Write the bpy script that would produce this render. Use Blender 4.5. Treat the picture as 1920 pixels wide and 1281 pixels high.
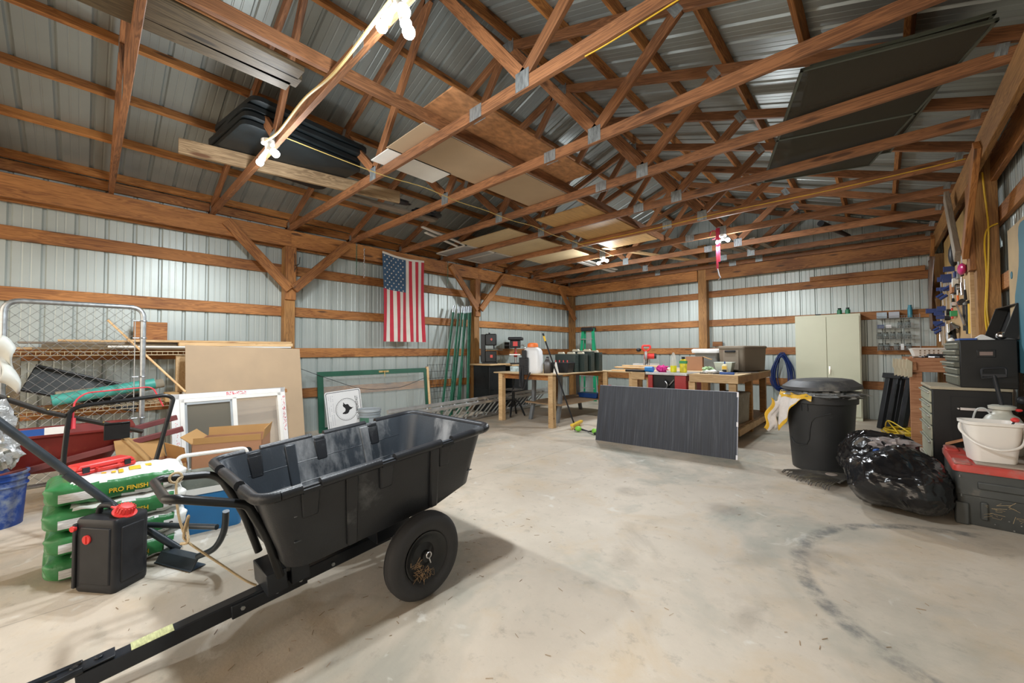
import bpy, bmesh, math, random
from mathutils import Vector, Matrix, Euler
for o in list(bpy.data.objects): bpy.data.objects.remove(o)
C = bpy.context.scene.collection
PI = math.pi
rad = math.radians
random.seed(7)

# ---------------------------------------------------------------- camera
cam_data = bpy.data.cameras.new('camera')
cam = bpy.data.objects.new('camera', cam_data)
C.objects.link(cam)
EYE = 1.2
F_PX = 742.9
cam_data.sensor_width = 36
cam_data.lens = F_PX / 1920 * 36
cam_data.clip_start = 0.02
cam_data.clip_end = 200
_y, _p, _r = 0.749706, 0.025488, -0.004029
fw = Vector((-math.sin(_y), math.cos(_y), 0)); rt = Vector((math.cos(_y), math.sin(_y), 0)); up = Vector((0, 0, 1))
fw, up = math.cos(_p) * fw + math.sin(_p) * up, -math.sin(_p) * fw + math.cos(_p) * up
rt, up = math.cos(_r) * rt + math.sin(_r) * up, -math.sin(_r) * rt + math.cos(_r) * up
cam.matrix_world = Matrix((rt, up, -fw)).transposed().to_4x4()
cam.location = (0, 0, EYE)
bpy.context.scene.camera = cam

# ---------------------------------------------------------------- world, view, big lights
W = bpy.data.worlds.new('world'); bpy.context.scene.world = W
W.use_nodes = True
_bg = W.node_tree.nodes['Background']
_bg.inputs['Color'].default_value = (1.0, 0.85, 0.68, 1)
_bg.inputs['Strength'].default_value = 3.3
vs = bpy.context.scene.view_settings
vs.view_transform = 'Standard'; vs.look = 'None'; vs.gamma = 1; vs.use_curve_mapping = False
vs.exposure = 0.0
LAMP_W = 72.0          # watts of every bulb in the lamp clusters

# ---------------------------------------------------------------- tagging
def tag(o, label=None, cat=None, group=None, kind=None):
    if label: o['label'] = label
    if cat: o['category'] = cat
    if group: o['group'] = group
    if kind: o['kind'] = kind
    return o
def thing(name, label, cat, loc=(0, 0, 0), rz=0, group=None, rot=None):
    o = bpy.data.objects.new(name, None); C.objects.link(o)
    o.empty_display_size = 0.1
    o.location = loc
    o.rotation_euler = rot if rot else (0, 0, rz)
    return tag(o, label, cat, group)
def dup(root, loc=None, rz=None, label=None, rot=None, scale=None, group=None):
    r = root.copy(); C.objects.link(r)
    if loc is not None: r.location = loc
    if rz is not None: r.rotation_euler = (0, 0, rz)
    if rot is not None: r.rotation_euler = rot
    if scale is not None: r.scale = scale
    if label: r['label'] = label
    if group: r['group'] = group
    for ch in list(root.children):
        c = ch.copy(); C.objects.link(c); c.parent = r
        for g in list(ch.children):
            d = g.copy(); C.objects.link(d); d.parent = c
    return r

# ---------------------------------------------------------------- materials
_M = {}
def _nodes(name):
    m = bpy.data.materials.new(name); m.use_nodes = True
    return m, m.node_tree, m.node_tree.nodes['Principled BSDF']
def pm(name, col, rough=0.5, metal=0.0, var=0.12, scale=6.0, bump=0.0, bscale=40.0, stretch=None, dirt=None, dscale=3.0, dth=0.55, spec=None, rvar=0.12):
    """plain procedural material: base colour with noise variation, optional dirt patches and bump"""
    if name in _M: return _M[name]
    m, nt, b = _nodes(name)
    N = nt.nodes.new; L = nt.links.new
    tc = N('ShaderNodeTexCoord'); mp = N('ShaderNodeMapping'); L(tc.outputs['Object'], mp.inputs['Vector'])
    if stretch: mp.inputs['Scale'].default_value = stretch
    oi = N('ShaderNodeObjectInfo')
    ad = N('ShaderNodeVectorMath'); ad.operation = 'ADD'
    L(mp.outputs['Vector'], ad.inputs[0])
    mu = N('ShaderNodeMath'); mu.operation = 'MULTIPLY'; mu.inputs[1].default_value = 37.0
    L(oi.outputs['Random'], mu.inputs[0]); L(mu.outputs[0], ad.inputs[1])
    nz = N('ShaderNodeTexNoise'); nz.inputs['Scale'].default_value = scale; nz.inputs['Detail'].default_value = 5
    L(ad.outputs[0], nz.inputs['Vector'])
    cr = N('ShaderNodeValToRGB')
    c0 = [max(0, c * (1 - var)) for c in col]; c1 = [min(1, c * (1 + var)) for c in col]
    cr.color_ramp.elements[0].position = 0.3; cr.color_ramp.elements[1].position = 0.7
    cr.color_ramp.elements[0].color = (*c0, 1); cr.color_ramp.elements[1].color = (*c1, 1)
    L(nz.outputs['Fac'], cr.inputs['Fac'])
    out = cr.outputs['Color']
    if dirt:
        n2 = N('ShaderNodeTexNoise'); n2.inputs['Scale'].default_value = dscale; n2.inputs['Detail'].default_value = 8; n2.inputs['Roughness'].default_value = 0.65
        L(ad.outputs[0], n2.inputs['Vector'])
        r2 = N('ShaderNodeValToRGB'); r2.color_ramp.elements[0].position = dth; r2.color_ramp.elements[1].position = dth + 0.14
        L(n2.outputs['Fac'], r2.inputs['Fac'])
        mx = N('ShaderNodeMix'); mx.data_type = 'RGBA'
        L(r2.outputs['Color'], mx.inputs['Factor']); L(out, mx.inputs[6]); mx.inputs[7].default_value = (*dirt, 1)
        out = mx.outputs[2]
    L(out, b.inputs['Base Color'])
    b.inputs['Metallic'].default_value = metal
    if rvar:
        mr = N('ShaderNodeMapRange'); mr.inputs['To Min'].default_value = max(0.02, rough - rvar); mr.inputs['To Max'].default_value = min(1, rough + rvar)
        L(nz.outputs['Fac'], mr.inputs['Value']); L(mr.outputs[0], b.inputs['Roughness'])
    else: b.inputs['Roughness'].default_value = rough
    if spec is not None: b.inputs['Specular IOR Level'].default_value = spec
    if bump:
        n3 = N('ShaderNodeTexNoise'); n3.inputs['Scale'].default_value = bscale; n3.inputs['Detail'].default_value = 4
        L(ad.outputs[0], n3.inputs['Vector'])
        bp = N('ShaderNodeBump'); bp.inputs['Strength'].default_value = bump; bp.inputs['Distance'].default_value = 0.01
        L(n3.outputs['Fac'], bp.inputs['Height']); L(bp.outputs[0], b.inputs['Normal'])
    _M[name] = m
    return m
def wood(name, c0, c1, knot=(0.09, 0.035, 0.012), rough=0.62, grain=1.0, stain=None):
    """lumber with grain along the local x axis, knots, and a tone that differs from board to board"""
    if name in _M: return _M[name]
    m, nt, b = _nodes(name)
    N = nt.nodes.new; L = nt.links.new
    tc = N('ShaderNodeTexCoord'); oi = N('ShaderNodeObjectInfo')
    mu = N('ShaderNodeMath'); mu.operation = 'MULTIPLY'; mu.inputs[1].default_value = 53.0
    L(oi.outputs['Random'], mu.inputs[0])
    ad = N('ShaderNodeVectorMath'); ad.operation = 'ADD'
    L(tc.outputs['Object'], ad.inputs[0]); L(mu.outputs[0], ad.inputs[1])
    mp = N('ShaderNodeMapping'); mp.inputs['Scale'].default_value = (0.55 * grain, 9 * grain, 9 * grain)
    L(ad.outputs[0], mp.inputs['Vector'])
    n1 = N('ShaderNodeTexNoise'); n1.inputs['Scale'].default_value = 2.2; n1.inputs['Detail'].default_value = 5; n1.inputs['Distortion'].default_value = 0.9
    L(mp.outputs[0], n1.inputs['Vector'])
    wv = N('ShaderNodeMath'); wv.operation = 'MULTIPLY'; wv.inputs[1].default_value = 60
    L(n1.outputs['Fac'], wv.inputs[0])
    sn = N('ShaderNodeMath'); sn.operation = 'SINE'; L(wv.outputs[0], sn.inputs[0])
    mr = N('ShaderNodeMapRange'); mr.inputs['From Min'].default_value = -1; mr.inputs['To Min'].default_value = 0.0; mr.inputs['To Max'].default_value = 1.0
    L(sn.outputs[0], mr.inputs['Value'])
    cr = N('ShaderNodeValToRGB'); cr.color_ramp.elements[0].color = (*c0, 1); cr.color_ramp.elements[1].color = (*c1, 1)
    n2 = N('ShaderNodeTexNoise'); n2.inputs['Scale'].default_value = 1.1; n2.inputs['Detail'].default_value = 3
    mp2 = N('ShaderNodeMapping'); mp2.inputs['Scale'].default_value = (1.2, 4, 4); L(ad.outputs[0], mp2.inputs['Vector']); L(mp2.outputs[0], n2.inputs['Vector'])
    mixf = N('ShaderNodeMath'); mixf.operation = 'MULTIPLY_ADD'; mixf.inputs[1].default_value = 0.32
    L(mr.outputs[0], mixf.inputs[0]); L(n2.outputs['Fac'], mixf.inputs[2])
    sb = N('ShaderNodeMath'); sb.operation = 'SUBTRACT'; sb.inputs[1].default_value = 0.16; L(mixf.outputs[0], sb.inputs[0])
    L(sb.outputs[0], cr.inputs['Fac'])
    cr.color_ramp.elements[0].position = 0.25; cr.color_ramp.elements[1].position = 0.75
    # knots
    mp3 = N('ShaderNodeMapping'); mp3.inputs['Scale'].default_value = (1.5, 7, 7); L(ad.outputs[0], mp3.inputs['Vector'])
    vo = N('ShaderNodeTexVoronoi'); vo.inputs['Scale'].default_value = 1.15; L(mp3.outputs[0], vo.inputs['Vector'])
    kr = N('ShaderNodeMapRange'); kr.inputs['From Min'].default_value = 0.10; kr.inputs['From Max'].default_value = 0.18; kr.inputs['To Min'].default_value = 0.95; kr.inputs['To Max'].default_value = 0.0
    L(vo.outputs['Distance'], kr.inputs['Value'])
    mx = N('ShaderNodeMix'); mx.data_type = 'RGBA'; L(kr.outputs[0], mx.inputs['Factor']); L(cr.outputs['Color'], mx.inputs[6]); mx.inputs[7].default_value = (*knot, 1)
    # board to board tone
    hs = N('ShaderNodeHueSaturation')
    v = N('ShaderNodeMapRange'); v.inputs['To Min'].default_value = 0.8; v.inputs['To Max'].default_value = 1.18
    L(oi.outputs['Random'], v.inputs['Value']); L(v.outputs[0], hs.inputs['Value'])
    L(mx.outputs[2], hs.inputs['Color'])
    out = hs.outputs['Color']
    if stain:
        n4 = N('ShaderNodeTexNoise'); n4.inputs['Scale'].default_value = 2.0; n4.inputs['Detail'].default_value = 6; L(ad.outputs[0], n4.inputs['Vector'])
        r4 = N('ShaderNodeValToRGB'); r4.color_ramp.elements[0].position = 0.5; r4.color_ramp.elements[1].position = 0.66; L(n4.outputs['Fac'], r4.inputs['Fac'])
        m4 = N('ShaderNodeMix'); m4.data_type = 'RGBA'; L(r4.outputs['Color'], m4.inputs['Factor']); L(out, m4.inputs[6]); m4.inputs[7].default_value = (*stain, 1)
        out = m4.outputs[2]
    L(out, b.inputs['Base Color']); b.inputs['Roughness'].default_value = rough
    bp = N('ShaderNodeBump'); bp.inputs['Strength'].default_value = 0.25; bp.inputs['Distance'].default_value = 0.004
    L(n1.outputs['Fac'], bp.inputs['Height']); L(bp.outputs[0], b.inputs['Normal'])
    _M[name] = m
    return m
def emit(name, col, s):
    m, nt, b = _nodes(name)
    b.inputs['Base Color'].default_value = (*col, 1); b.inputs['Emission Color'].default_value = (*col, 1); b.inputs['Emission Strength'].default_value = s
    return m
def clear(name, col, alpha=0.3, rough=0.1):
    """thin translucent plastic or glass"""
    if name in _M: return _M[name]
    m, nt, b = _nodes(name)
    b.inputs['Base Color'].default_value = (*col, 1); b.inputs['Alpha'].default_value = alpha; b.inputs['Roughness'].default_value = rough
    _M[name] = m
    return m

# ---------------------------------------------------------------- mesh builder
class MB:
    def __init__(s, M=None): s.v = []; s.f = []; s.m = []; s.M = M; s.mi = 0
    def add(s, vs, fs, M=None):
        n = len(s.v)
        for p in vs:
            p = Vector(p)
            if M is not None: p = M @ p
            if s.M is not None: p = s.M @ p
            s.v.append(p)
        for f in fs: s.f.append([i + n for i in f]); s.m.append(s.mi)
        return s
    def box(s, x0, x1, y0, y1, z0, z1, M=None):
        vs = [(x, y, z) for z in (z0, z1) for y in (y0, y1) for x in (x0, x1)]
        return s.add(vs, [(0, 2, 3, 1), (4, 5, 7, 6), (0, 1, 5, 4), (2, 6, 7, 3), (0, 4, 6, 2), (1, 3, 7, 5)], M)
    def cbox(s, c, d, M=None):
        return s.box(c[0] - d[0] / 2, c[0] + d[0] / 2, c[1] - d[1] / 2, c[1] + d[1] / 2, c[2] - d[2] / 2, c[2] + d[2] / 2, M)
    def frus(s, b, t, z0, z1, M=None):
        """box with different bottom (x0,x1,y0,y1) and top rectangles"""
        vs = [(x, y, z0) for y in b[2:] for x in b[:2]] + [(x, y, z1) for y in t[2:] for x in t[:2]]
        return s.add(vs, [(0, 2, 3, 1), (4, 5, 7, 6), (0, 1, 5, 4), (2, 6, 7, 3), (0, 4, 6, 2), (1, 3, 7, 5)], M)
    def ring(s, c, ax, r, n, a0=0):
        ax = Vector(ax).normalized(); u = ax.orthogonal().normalized(); w = ax.cross(u)
        return [Vector(c) + (u * math.cos(a0 + 2 * PI * i / n) + w * math.sin(a0 + 2 * PI * i / n)) * r for i in range(n)]
    def cyl(s, p0, p1, r0, r1=None, n=16, cap=True, M=None):
        if r1 is None: r1 = r0
        p0 = Vector(p0); p1 = Vector(p1); ax = p1 - p0
        a = s.ring(p0, ax, r0, n); b = s.ring(p1, ax, r1, n)
        fs = [(i, (i + 1) % n, n + (i + 1) % n, n + i) for i in range(n)]
        if cap: fs += [tuple(range(n))[::-1], tuple(range(n, 2 * n))]
        return s.add(a + b, fs, M)
    def tube(s, pts, r, n=8, closed=False, cap=True, M=None, flat=None):
        pts = [Vector(p) for p in pts]; k = len(pts)
        rs = r if isinstance(r, (list, tuple)) else [r] * k
        vs = []; u = None
        for i in range(k):
            if closed: t = pts[(i + 1) % k] - pts[i - 1]
            else: t = pts[min(i + 1, k - 1)] - pts[max(i - 1, 0)]
            if t.length < 1e-9: t = Vector((0, 0, 1))
            t.normalize()
            if u is None: u = t.orthogonal().normalized() if flat is None else (Vector(flat) - t * Vector(flat).dot(t)).normalized()
            u = (u - t * u.dot(t)); u = u.normalized() if u.length > 1e-6 else t.orthogonal().normalized()
            w = t.cross(u)
            for j in range(n):
                a = 2 * PI * j / n + (PI / 4 if n == 4 else 0)
                vs.append(pts[i] + (u * math.cos(a) + w * math.sin(a)) * rs[i])
        fs = []
        for i in range(k if closed else k - 1):
            i2 = (i + 1) % k
            for j in range(n):
                fs.append((i * n + j, i * n + (j + 1) % n, i2 * n + (j + 1) % n, i2 * n + j))
        if cap and not closed: fs += [tuple(range(n))[::-1], tuple(range((k - 1) * n, k * n))]
        return s.add(vs, fs, M)
    def lathe(s, prof, n=28, M=None, a0=0, a1=2 * PI, sx=1, sy=1):
        full = abs(a1 - a0 - 2 * PI) < 1e-6; k = n if full else n + 1
        vs = []
        for r, z in prof:
            for j in range(k):
                a = a0 + (a1 - a0) * j / n
                vs.append((r * math.cos(a) * sx, r * math.sin(a) * sy, z))
        fs = []
        for i in range(len(prof) - 1):
            for j in range(n):
                j2 = (j + 1) % k
                fs.append((i * k + j, i * k + j2, (i + 1) * k + j2, (i + 1) * k + j))
        return s.add(vs, fs, M)
    def prism(s, poly, z0, z1, M=None):
        n = len(poly)
        vs = [(x, y, z0) for x, y in poly] + [(x, y, z1) for x, y in poly]
        fs = [tuple(range(n))[::-1], tuple(range(n, 2 * n))] + [(i, (i + 1) % n, n + (i + 1) % n, n + i) for i in range(n)]
        return s.add(vs, fs, M)
    def loft(s, loops, cap=True, M=None):
        n = len(loops[0]); vs = [p for l in loops for p in l]; fs = []
        for i in range(len(loops) - 1):
            for j in range(n): fs.append((i * n + j, i * n + (j + 1) % n, (i + 1) * n + (j + 1) % n, (i + 1) * n + j))
        if cap: fs += [tuple(range(n))[::-1], tuple(range((len(loops) - 1) * n, len(loops) * n))]
        return s.add(vs, fs, M)
    def grid(s, fn, nu, nv, M=None):
        vs = [fn(i / nu, j / nv) for i in range(nu + 1) for j in range(nv + 1)]
        fs = [(i * (nv + 1) + j, (i + 1) * (nv + 1) + j, (i + 1) * (nv + 1) + j + 1, i * (nv + 1) + j + 1) for i in range(nu) for j in range(nv)]
        return s.add(vs, fs, M)
    def ball(s, c, r, n=12, M=None, sc=(1, 1, 1)):
        pr = []
        vs = []; fs = []
        for i in range(n // 2 + 1):
            th = PI * i / (n // 2)
            for j in range(n):
                vs.append((c[0] + r * sc[0] * math.sin(th) * math.cos(2 * PI * j / n), c[1] + r * sc[1] * math.sin(th) * math.sin(2 * PI * j / n), c[2] + r * sc[2] * math.cos(th)))
        for i in range(n // 2):
            for j in range(n): fs.append((i * n + j, (i + 1) * n + j, (i + 1) * n + (j + 1) % n, i * n + (j + 1) % n))
        return s.add(vs, fs, M)
    def build(s, name, mat, parent=None, bevel=0, smooth=True, seg=2, label=None, solid=0, sub=0, kind=None, loc=None, rot=None):
        me = bpy.data.meshes.new(name)
        me.from_pydata([tuple(p) for p in s.v], [], s.f)
        mats = mat if isinstance(mat, (list, tuple)) else [mat]
        for m in mats: me.materials.append(m)
        if len(mats) > 1:
            for p, i in zip(me.polygons, s.m): p.material_index = i
        bm = bmesh.new(); bm.from_mesh(me)
        bmesh.ops.remove_doubles(bm, verts=bm.verts, dist=1e-6)
        bmesh.ops.recalc_face_normals(bm, faces=bm.faces)
        bm.to_mesh(me); bm.free()
        if smooth:
            me.shade_smooth(); me.set_sharp_from_angle(angle=rad(38))
        o = bpy.data.objects.new(name, me); C.objects.link(o)
        if parent is not None: o.parent = parent
        if loc is not None: o.location = loc
        if rot is not None: o.rotation_euler = rot
        if solid:
            md = o.modifiers.new('solid', 'SOLIDIFY'); md.thickness = solid; md.offset = 0
        if sub:
            md = o.modifiers.new('sub', 'SUBSURF'); md.levels = sub; md.render_levels = sub
        if bevel:
            md = o.modifiers.new('bevel', 'BEVEL'); md.width = bevel; md.segments = seg; md.limit_method = 'ANGLE'; md.angle_limit = rad(40); md.harden_normals = False
        if label: o['label'] = label
        if kind: o['kind'] = kind
        return o
def arc(c, r, a0, a1, n, pl='xz'):
    out = []
    for i in range(n + 1):
        a = a0 + (a1 - a0) * i / n; u, v = r * math.cos(a), r * math.sin(a)
        out.append({'xz': (c[0] + u, c[1], c[2] + v), 'yz': (c[0], c[1] + u, c[2] + v), 'xy': (c[0] + u, c[1] + v, c[2])}[pl])
    return out
def spline(pts, n=6, closed=False):
    """Catmull-Rom through points"""
    P = [Vector(p) for p in pts]; k = len(P); out = []
    for i in range(k if closed else k - 1):
        if closed: a, b, c, d = P[i - 1], P[i], P[(i + 1) % k], P[(i + 2) % k]
        else: a, b, c, d = P[max(i - 1, 0)], P[i], P[i + 1], P[min(i + 2, k - 1)]
        for j in range(n):
            t = j / n
            out.append(0.5 * ((2 * b) + (c - a) * t + (2 * a - 5 * b + 4 * c - d) * t * t + (3 * b - a - 3 * c + d) * t ** 3))
    if not closed: out.append(P[-1])
    return out
def fillet(pts, r, n=5):
    """polyline with rounded inner corners"""
    P = [Vector(p) for p in pts]; out = [P[0]]
    for i in range(1, len(P) - 1):
        a = (P[i - 1] - P[i]); b = (P[i + 1] - P[i]); rr = min(r, a.length * .45, b.length * .45)
        p0 = P[i] + a.normalized() * rr; p2 = P[i] + b.normalized() * rr
        for j in range(n + 1):
            t = j / n; out.append((1 - t) ** 2 * p0 + 2 * t * (1 - t) * P[i] + t * t * p2)
    out.append(P[-1]); return out
def rrect(w, d, r, n=4, cx=0, cy=0):
    out = []
    for sx, sy, a in ((1, 1, 0), (-1, 1, 90), (-1, -1, 180), (1, -1, 270)):
        for i in range(n + 1):
            t = rad(a + 90 * i / n)
            out.append((cx + sx * (w / 2 - r) + r * math.cos(t), cy + sy * (d / 2 - r) + r * math.sin(t)))
    return out
def frame_from(p0, p1, upv=(0, 0, 1)):
    p0 = Vector(p0); p1 = Vector(p1); x = (p1 - p0).normalized(); z = Vector(upv)
    z = z - x * z.dot(x)
    if z.length < 1e-5: z = x.orthogonal()
    z.normalize(); y = z.cross(x)
    M = Matrix((x, y, z)).transposed().to_4x4(); M.translation = p0
    return M
def beam(name, p0, p1, w, h, mat, parent=None, upv=(0, 0, 1), label=None, cat=None, group=None, kind=None, bev=0.003, off=(0, 0), cut=0):
    """straight board p0 -> p1: w across, h along upv; grain runs along its local x axis"""
    L_ = (Vector(p1) - Vector(p0)).length
    b = MB(); b.box(0, L_, -w / 2 + off[0], w / 2 + off[0], -h / 2 + off[1], h / 2 + off[1])
    o = b.build(name, mat, parent, bevel=bev, seg=1, smooth=False)
    Mw = frame_from(p0, p1, upv)
    if parent is not None: Mw = parent.matrix_basis.inverted() @ Mw
    o.matrix_basis = Mw
    return tag(o, label, cat, group, kind)
def text(name, s, size, M, mat, parent, depth=0.0006, align='CENTER', sx=1.0, sp=1.0, bold=0.0):
    cu = bpy.data.curves.new('t', 'FONT'); cu.body = s; cu.size = size; cu.align_x = align; cu.align_y = 'CENTER'; cu.extrude = depth; cu.space_character = sp; cu.offset = bold
    t = bpy.data.objects.new('t', cu); C.objects.link(t)
    dg = bpy.context.evaluated_depsgraph_get()
    me = bpy.data.meshes.new_from_object(t.evaluated_get(dg))
    bpy.data.objects.remove(t); bpy.data.curves.remove(cu)
    me.materials.clear(); me.materials.append(mat)
    o = bpy.data.objects.new(name, me); C.objects.link(o); o.parent = parent
    o.matrix_basis = M @ Matrix.Diagonal((sx, 1, 1, 1))
    return o
def T(x, y, z, rx=0, ry=0, rz=0):
    return Matrix.Translation((x, y, z)) @ Euler((rx, ry, rz)).to_matrix().to_4x4()
# ================================================================ shared materials
PINE = wood('pine_framing', (0.18, 0.060, 0.013), (0.47, 0.20, 0.055))
TRUSSW = wood('truss_lumber', (0.14, 0.056, 0.021), (0.36, 0.155, 0.062))
TREATED = wood('treated_post', (0.19, 0.085, 0.022), (0.40, 0.20, 0.06))
PALEW = wood('pale_lumber', (0.50, 0.31, 0.14), (0.72, 0.50, 0.27), knot=(0.28, 0.13, 0.05))
OLDW = wood('weathered_board', (0.10, 0.075, 0.045), (0.27, 0.20, 0.115), knot=(0.07, 0.05, 0.03))
GREYW = wood('grey_board', (0.16, 0.13, 0.10), (0.30, 0.25, 0.19), knot=(0.06, 0.05, 0.04))
GALV = pm('galvanised', (0.42, 0.45, 0.47), 0.38, 0.85, var=0.15, scale=30)
STEEL = pm('bare_steel', (0.55, 0.55, 0.56), 0.32, 0.9, var=0.1, scale=14)
ALU = pm('aluminium', (0.55, 0.56, 0.56), 0.42, 0.8, var=0.14, scale=8)
CHROME = pm('chrome', (0.78, 0.78, 0.78), 0.12, 1.0, var=0.02, rvar=0)
BLK = pm('black_plastic', (0.022, 0.023, 0.026), 0.42, var=0.2, scale=10, bump=0.05, bscale=220, spec=0.25)
BLKM = pm('black_paint_metal', (0.014, 0.015, 0.016), 0.32, 0.0, var=0.2, scale=10, spec=0.35)
RUB = pm('rubber', (0.025, 0.025, 0.027), 0.75, var=0.2, scale=12, bump=0.1, bscale=120, dirt=(0.09, 0.075, 0.055), dscale=5, dth=0.62)
RED = pm('red_plastic', (0.62, 0.035, 0.03), 0.38, var=0.1)
WHT = pm('white_plastic', (0.78, 0.77, 0.73), 0.4, var=0.04)
YEL = pm('yellow_plastic', (0.78, 0.50, 0.04), 0.45, var=0.08)
ORG = pm('orange_plastic', (0.85, 0.20, 0.04), 0.4, var=0.05)
BLU = pm('blue_plastic', (0.02, 0.09, 0.35), 0.4, var=0.1)
GRN = pm('green_plastic', (0.03, 0.32, 0.10), 0.45, var=0.1)
TAN = pm('tan_hardboard', (0.44, 0.32, 0.205), 0.75, var=0.05, scale=4)
PAPER = pm('paper', (0.8, 0.8, 0.78), 0.8, var=0.03)
INK = pm('black_ink', (0.01, 0.01, 0.012), 0.7, var=0)

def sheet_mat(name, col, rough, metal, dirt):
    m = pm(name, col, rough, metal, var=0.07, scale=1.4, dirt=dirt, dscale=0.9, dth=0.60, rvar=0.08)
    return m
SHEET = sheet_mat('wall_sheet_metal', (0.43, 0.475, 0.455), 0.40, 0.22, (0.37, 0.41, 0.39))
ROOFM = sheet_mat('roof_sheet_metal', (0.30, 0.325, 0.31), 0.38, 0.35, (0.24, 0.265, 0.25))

# ---------------------------------------------------------------- floor
def floor_material():
    m, nt, b = _nodes('concrete_floor')
    N = nt.nodes.new; L = nt.links.new
    tc = N('ShaderNodeTexCoord'); P = tc.outputs['Object']
    def noise(sc, det=6, ro=0.6, dist=0, src=P):
        n = N('ShaderNodeTexNoise'); n.inputs['Scale'].default_value = sc; n.inputs['Detail'].default_value = det
        n.inputs['Roughness'].default_value = ro; n.inputs['Distortion'].default_value = dist
        L(src, n.inputs['Vector']); return n.outputs['Fac']
    def ramp(f, a, b_, ca=(0, 0, 0), cb=(1, 1, 1)):
        r = N('ShaderNodeValToRGB'); r.color_ramp.elements[0].position = a; r.color_ramp.elements[1].position = b_
        r.color_ramp.elements[0].color = (*ca, 1); r.color_ramp.elements[1].color = (*cb, 1); L(f, r.inputs['Fac']); return r.outputs['Color']
    def mix(f, a, bcol, k=None):
        x = N('ShaderNodeMix'); x.data_type = 'RGBA'
        if k is not None:
            mm = N('ShaderNodeMath'); mm.operation = 'MULTIPLY'; mm.inputs[1].default_value = k; L(f, mm.inputs[0]); f = mm.outputs[0]
        L(f, x.inputs['Factor'])
        if isinstance(a, tuple): x.inputs[6].default_value = (*a, 1)
        else: L(a, x.inputs[6])
        if isinstance(bcol, tuple): x.inputs[7].default_value = (*bcol, 1)
        else: L(bcol, x.inputs[7])
        return x.outputs[2]
    base = ramp(noise(0.8, 8, 0.62), 0.3, 0.72, (0.46, 0.40, 0.325), (0.69, 0.605, 0.495))
    c = mix(ramp(noise(2.3, 7, 0.65, 0.6), 0.50, 0.68), base, (0.54, 0.41, 0.26), 0.6)            # ochre dirt
    c = mix(ramp(noise(0.62, 6, 0.62, 0.5), 0.50, 0.62), c, (0.27, 0.285, 0.245), 0.8)
    c = mix(ramp(noise(0.33, 4, 0.6, 0.3), 0.46, 0.60), c, (0.42, 0.34, 0.26), 0.35)
    c = mix(ramp(noise(1.5, 6, 0.6, 0.8), 0.57, 0.70), c, (0.30, 0.25, 0.19), 0.5)               # damp grey green patches
    c = mix(ramp(noise(11, 8, 0.7), 0.56, 0.74), c, (0.24, 0.21, 0.17), 0.6)                     # fine soiling
    c = mix(ramp(noise(42, 6, 0.7), 0.64, 0.72), c, (0.20, 0.15, 0.09), 0.5)                       # bits of straw and dust
    c = mix(ramp(noise(3.1, 5, 0.55, 1.2), 0.64, 0.70), c, (0.66, 0.64, 0.58), 0.6)                 # pale scuffs
    # tyre scuff arc on the open floor and round oil stains
    sp = N('ShaderNodeSeparateXYZ'); L(P, sp.inputs[0])
    def ringmask(cx, cy, r, wdt, amin=None, soft=0.5):
        vx = N('ShaderNodeVectorMath'); vx.operation = 'DISTANCE'; 
        cmb = N('ShaderNodeCombineXYZ'); L(sp.outputs['X'], cmb.inputs['X']); L(sp.outputs['Y'], cmb.inputs['Y'])
        L(cmb.outputs[0], vx.inputs[0]); vx.inputs[1].default_value = (cx, cy, 0)
        a = N('ShaderNodeMath'); a.operation = 'SUBTRACT'; a.inputs[1].default_value = r; L(vx.outputs['Value'], a.inputs[0])
        ab = N('ShaderNodeMath'); ab.operation = 'ABSOLUTE'; L(a.outputs[0], ab.inputs[0])
        mr = N('ShaderNodeMapRange'); mr.inputs['From Min'].default_value = wdt * soft; mr.inputs['From Max'].default_value = wdt
        mr.inputs['To Min'].default_value = 1; mr.inputs['To Max'].default_value = 0; L(ab.outputs[0], mr.inputs['Value'])
        return mr.outputs[0]
    def mul(a, b_):
        x = N('ShaderNodeMath'); x.operation = 'MULTIPLY'; L(a, x.inputs[0]); L(b_, x.inputs[1]); return x.outputs[0]
    def gate(axis, thr, w, flip=False):
        mr = N('ShaderNodeMapRange'); mr.inputs['From Min'].default_value = thr; mr.inputs['From Max'].default_value = thr + w
        if flip: mr.inputs['To Min'].default_value = 1; mr.inputs['To Max'].default_value = 0
        L(sp.outputs[axis], mr.inputs['Value']); return mr.outputs[0]
    blot = ramp(noise(9, 6, 0.7), 0.38, 0.62)
    arcm = mul(mul(ringmask(RING[0], RING[1], RING[2], 0.055), blot), mul(gate('X', RING[3], 0.06, True), gate('Y', RING[4], 0.1)))
    c = mix(arcm, c, (0.10, 0.11, 0.11), 0.75)
    for cx, cy, r in STAINS:
        c = mix(mul(ringmask(cx, cy, 0, r, soft=0.45), ramp(noise(4, 4), 0.3, 0.6)), c, (0.22, 0.18, 0.14), 0.5)
    # slab control joints
    def joint(axis, v):
        a = N('ShaderNodeMath'); a.operation = 'SUBTRACT'; a.inputs[1].default_value = v; L(sp.outputs[axis], a.inputs[0])
        ab = N('ShaderNodeMath'); ab.operation = 'ABSOLUTE'; L(a.outputs[0], ab.inputs[0])
        mr = N('ShaderNodeMapRange'); mr.inputs['From Min'].default_value = 0.002; mr.inputs['From Max'].default_value = 0.006
        mr.inputs['To Min'].default_value = 1; mr.inputs['To Max'].default_value = 0; L(ab.outputs[0], mr.inputs['Value'])
        return mr.outputs[0]
    c = mix(joint('X', -2.85), c, (0.16, 0.15, 0.13), 0.4)
    L(c, b.inputs['Base Color'])
    rr = N('ShaderNodeMapRange'); rr.inputs['To Min'].default_value = 0.42; rr.inputs['To Max'].default_value = 0.75
    L(noise(1.7, 5), rr.inputs['Value']); L(rr.outputs[0], b.inputs['Roughness'])
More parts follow.
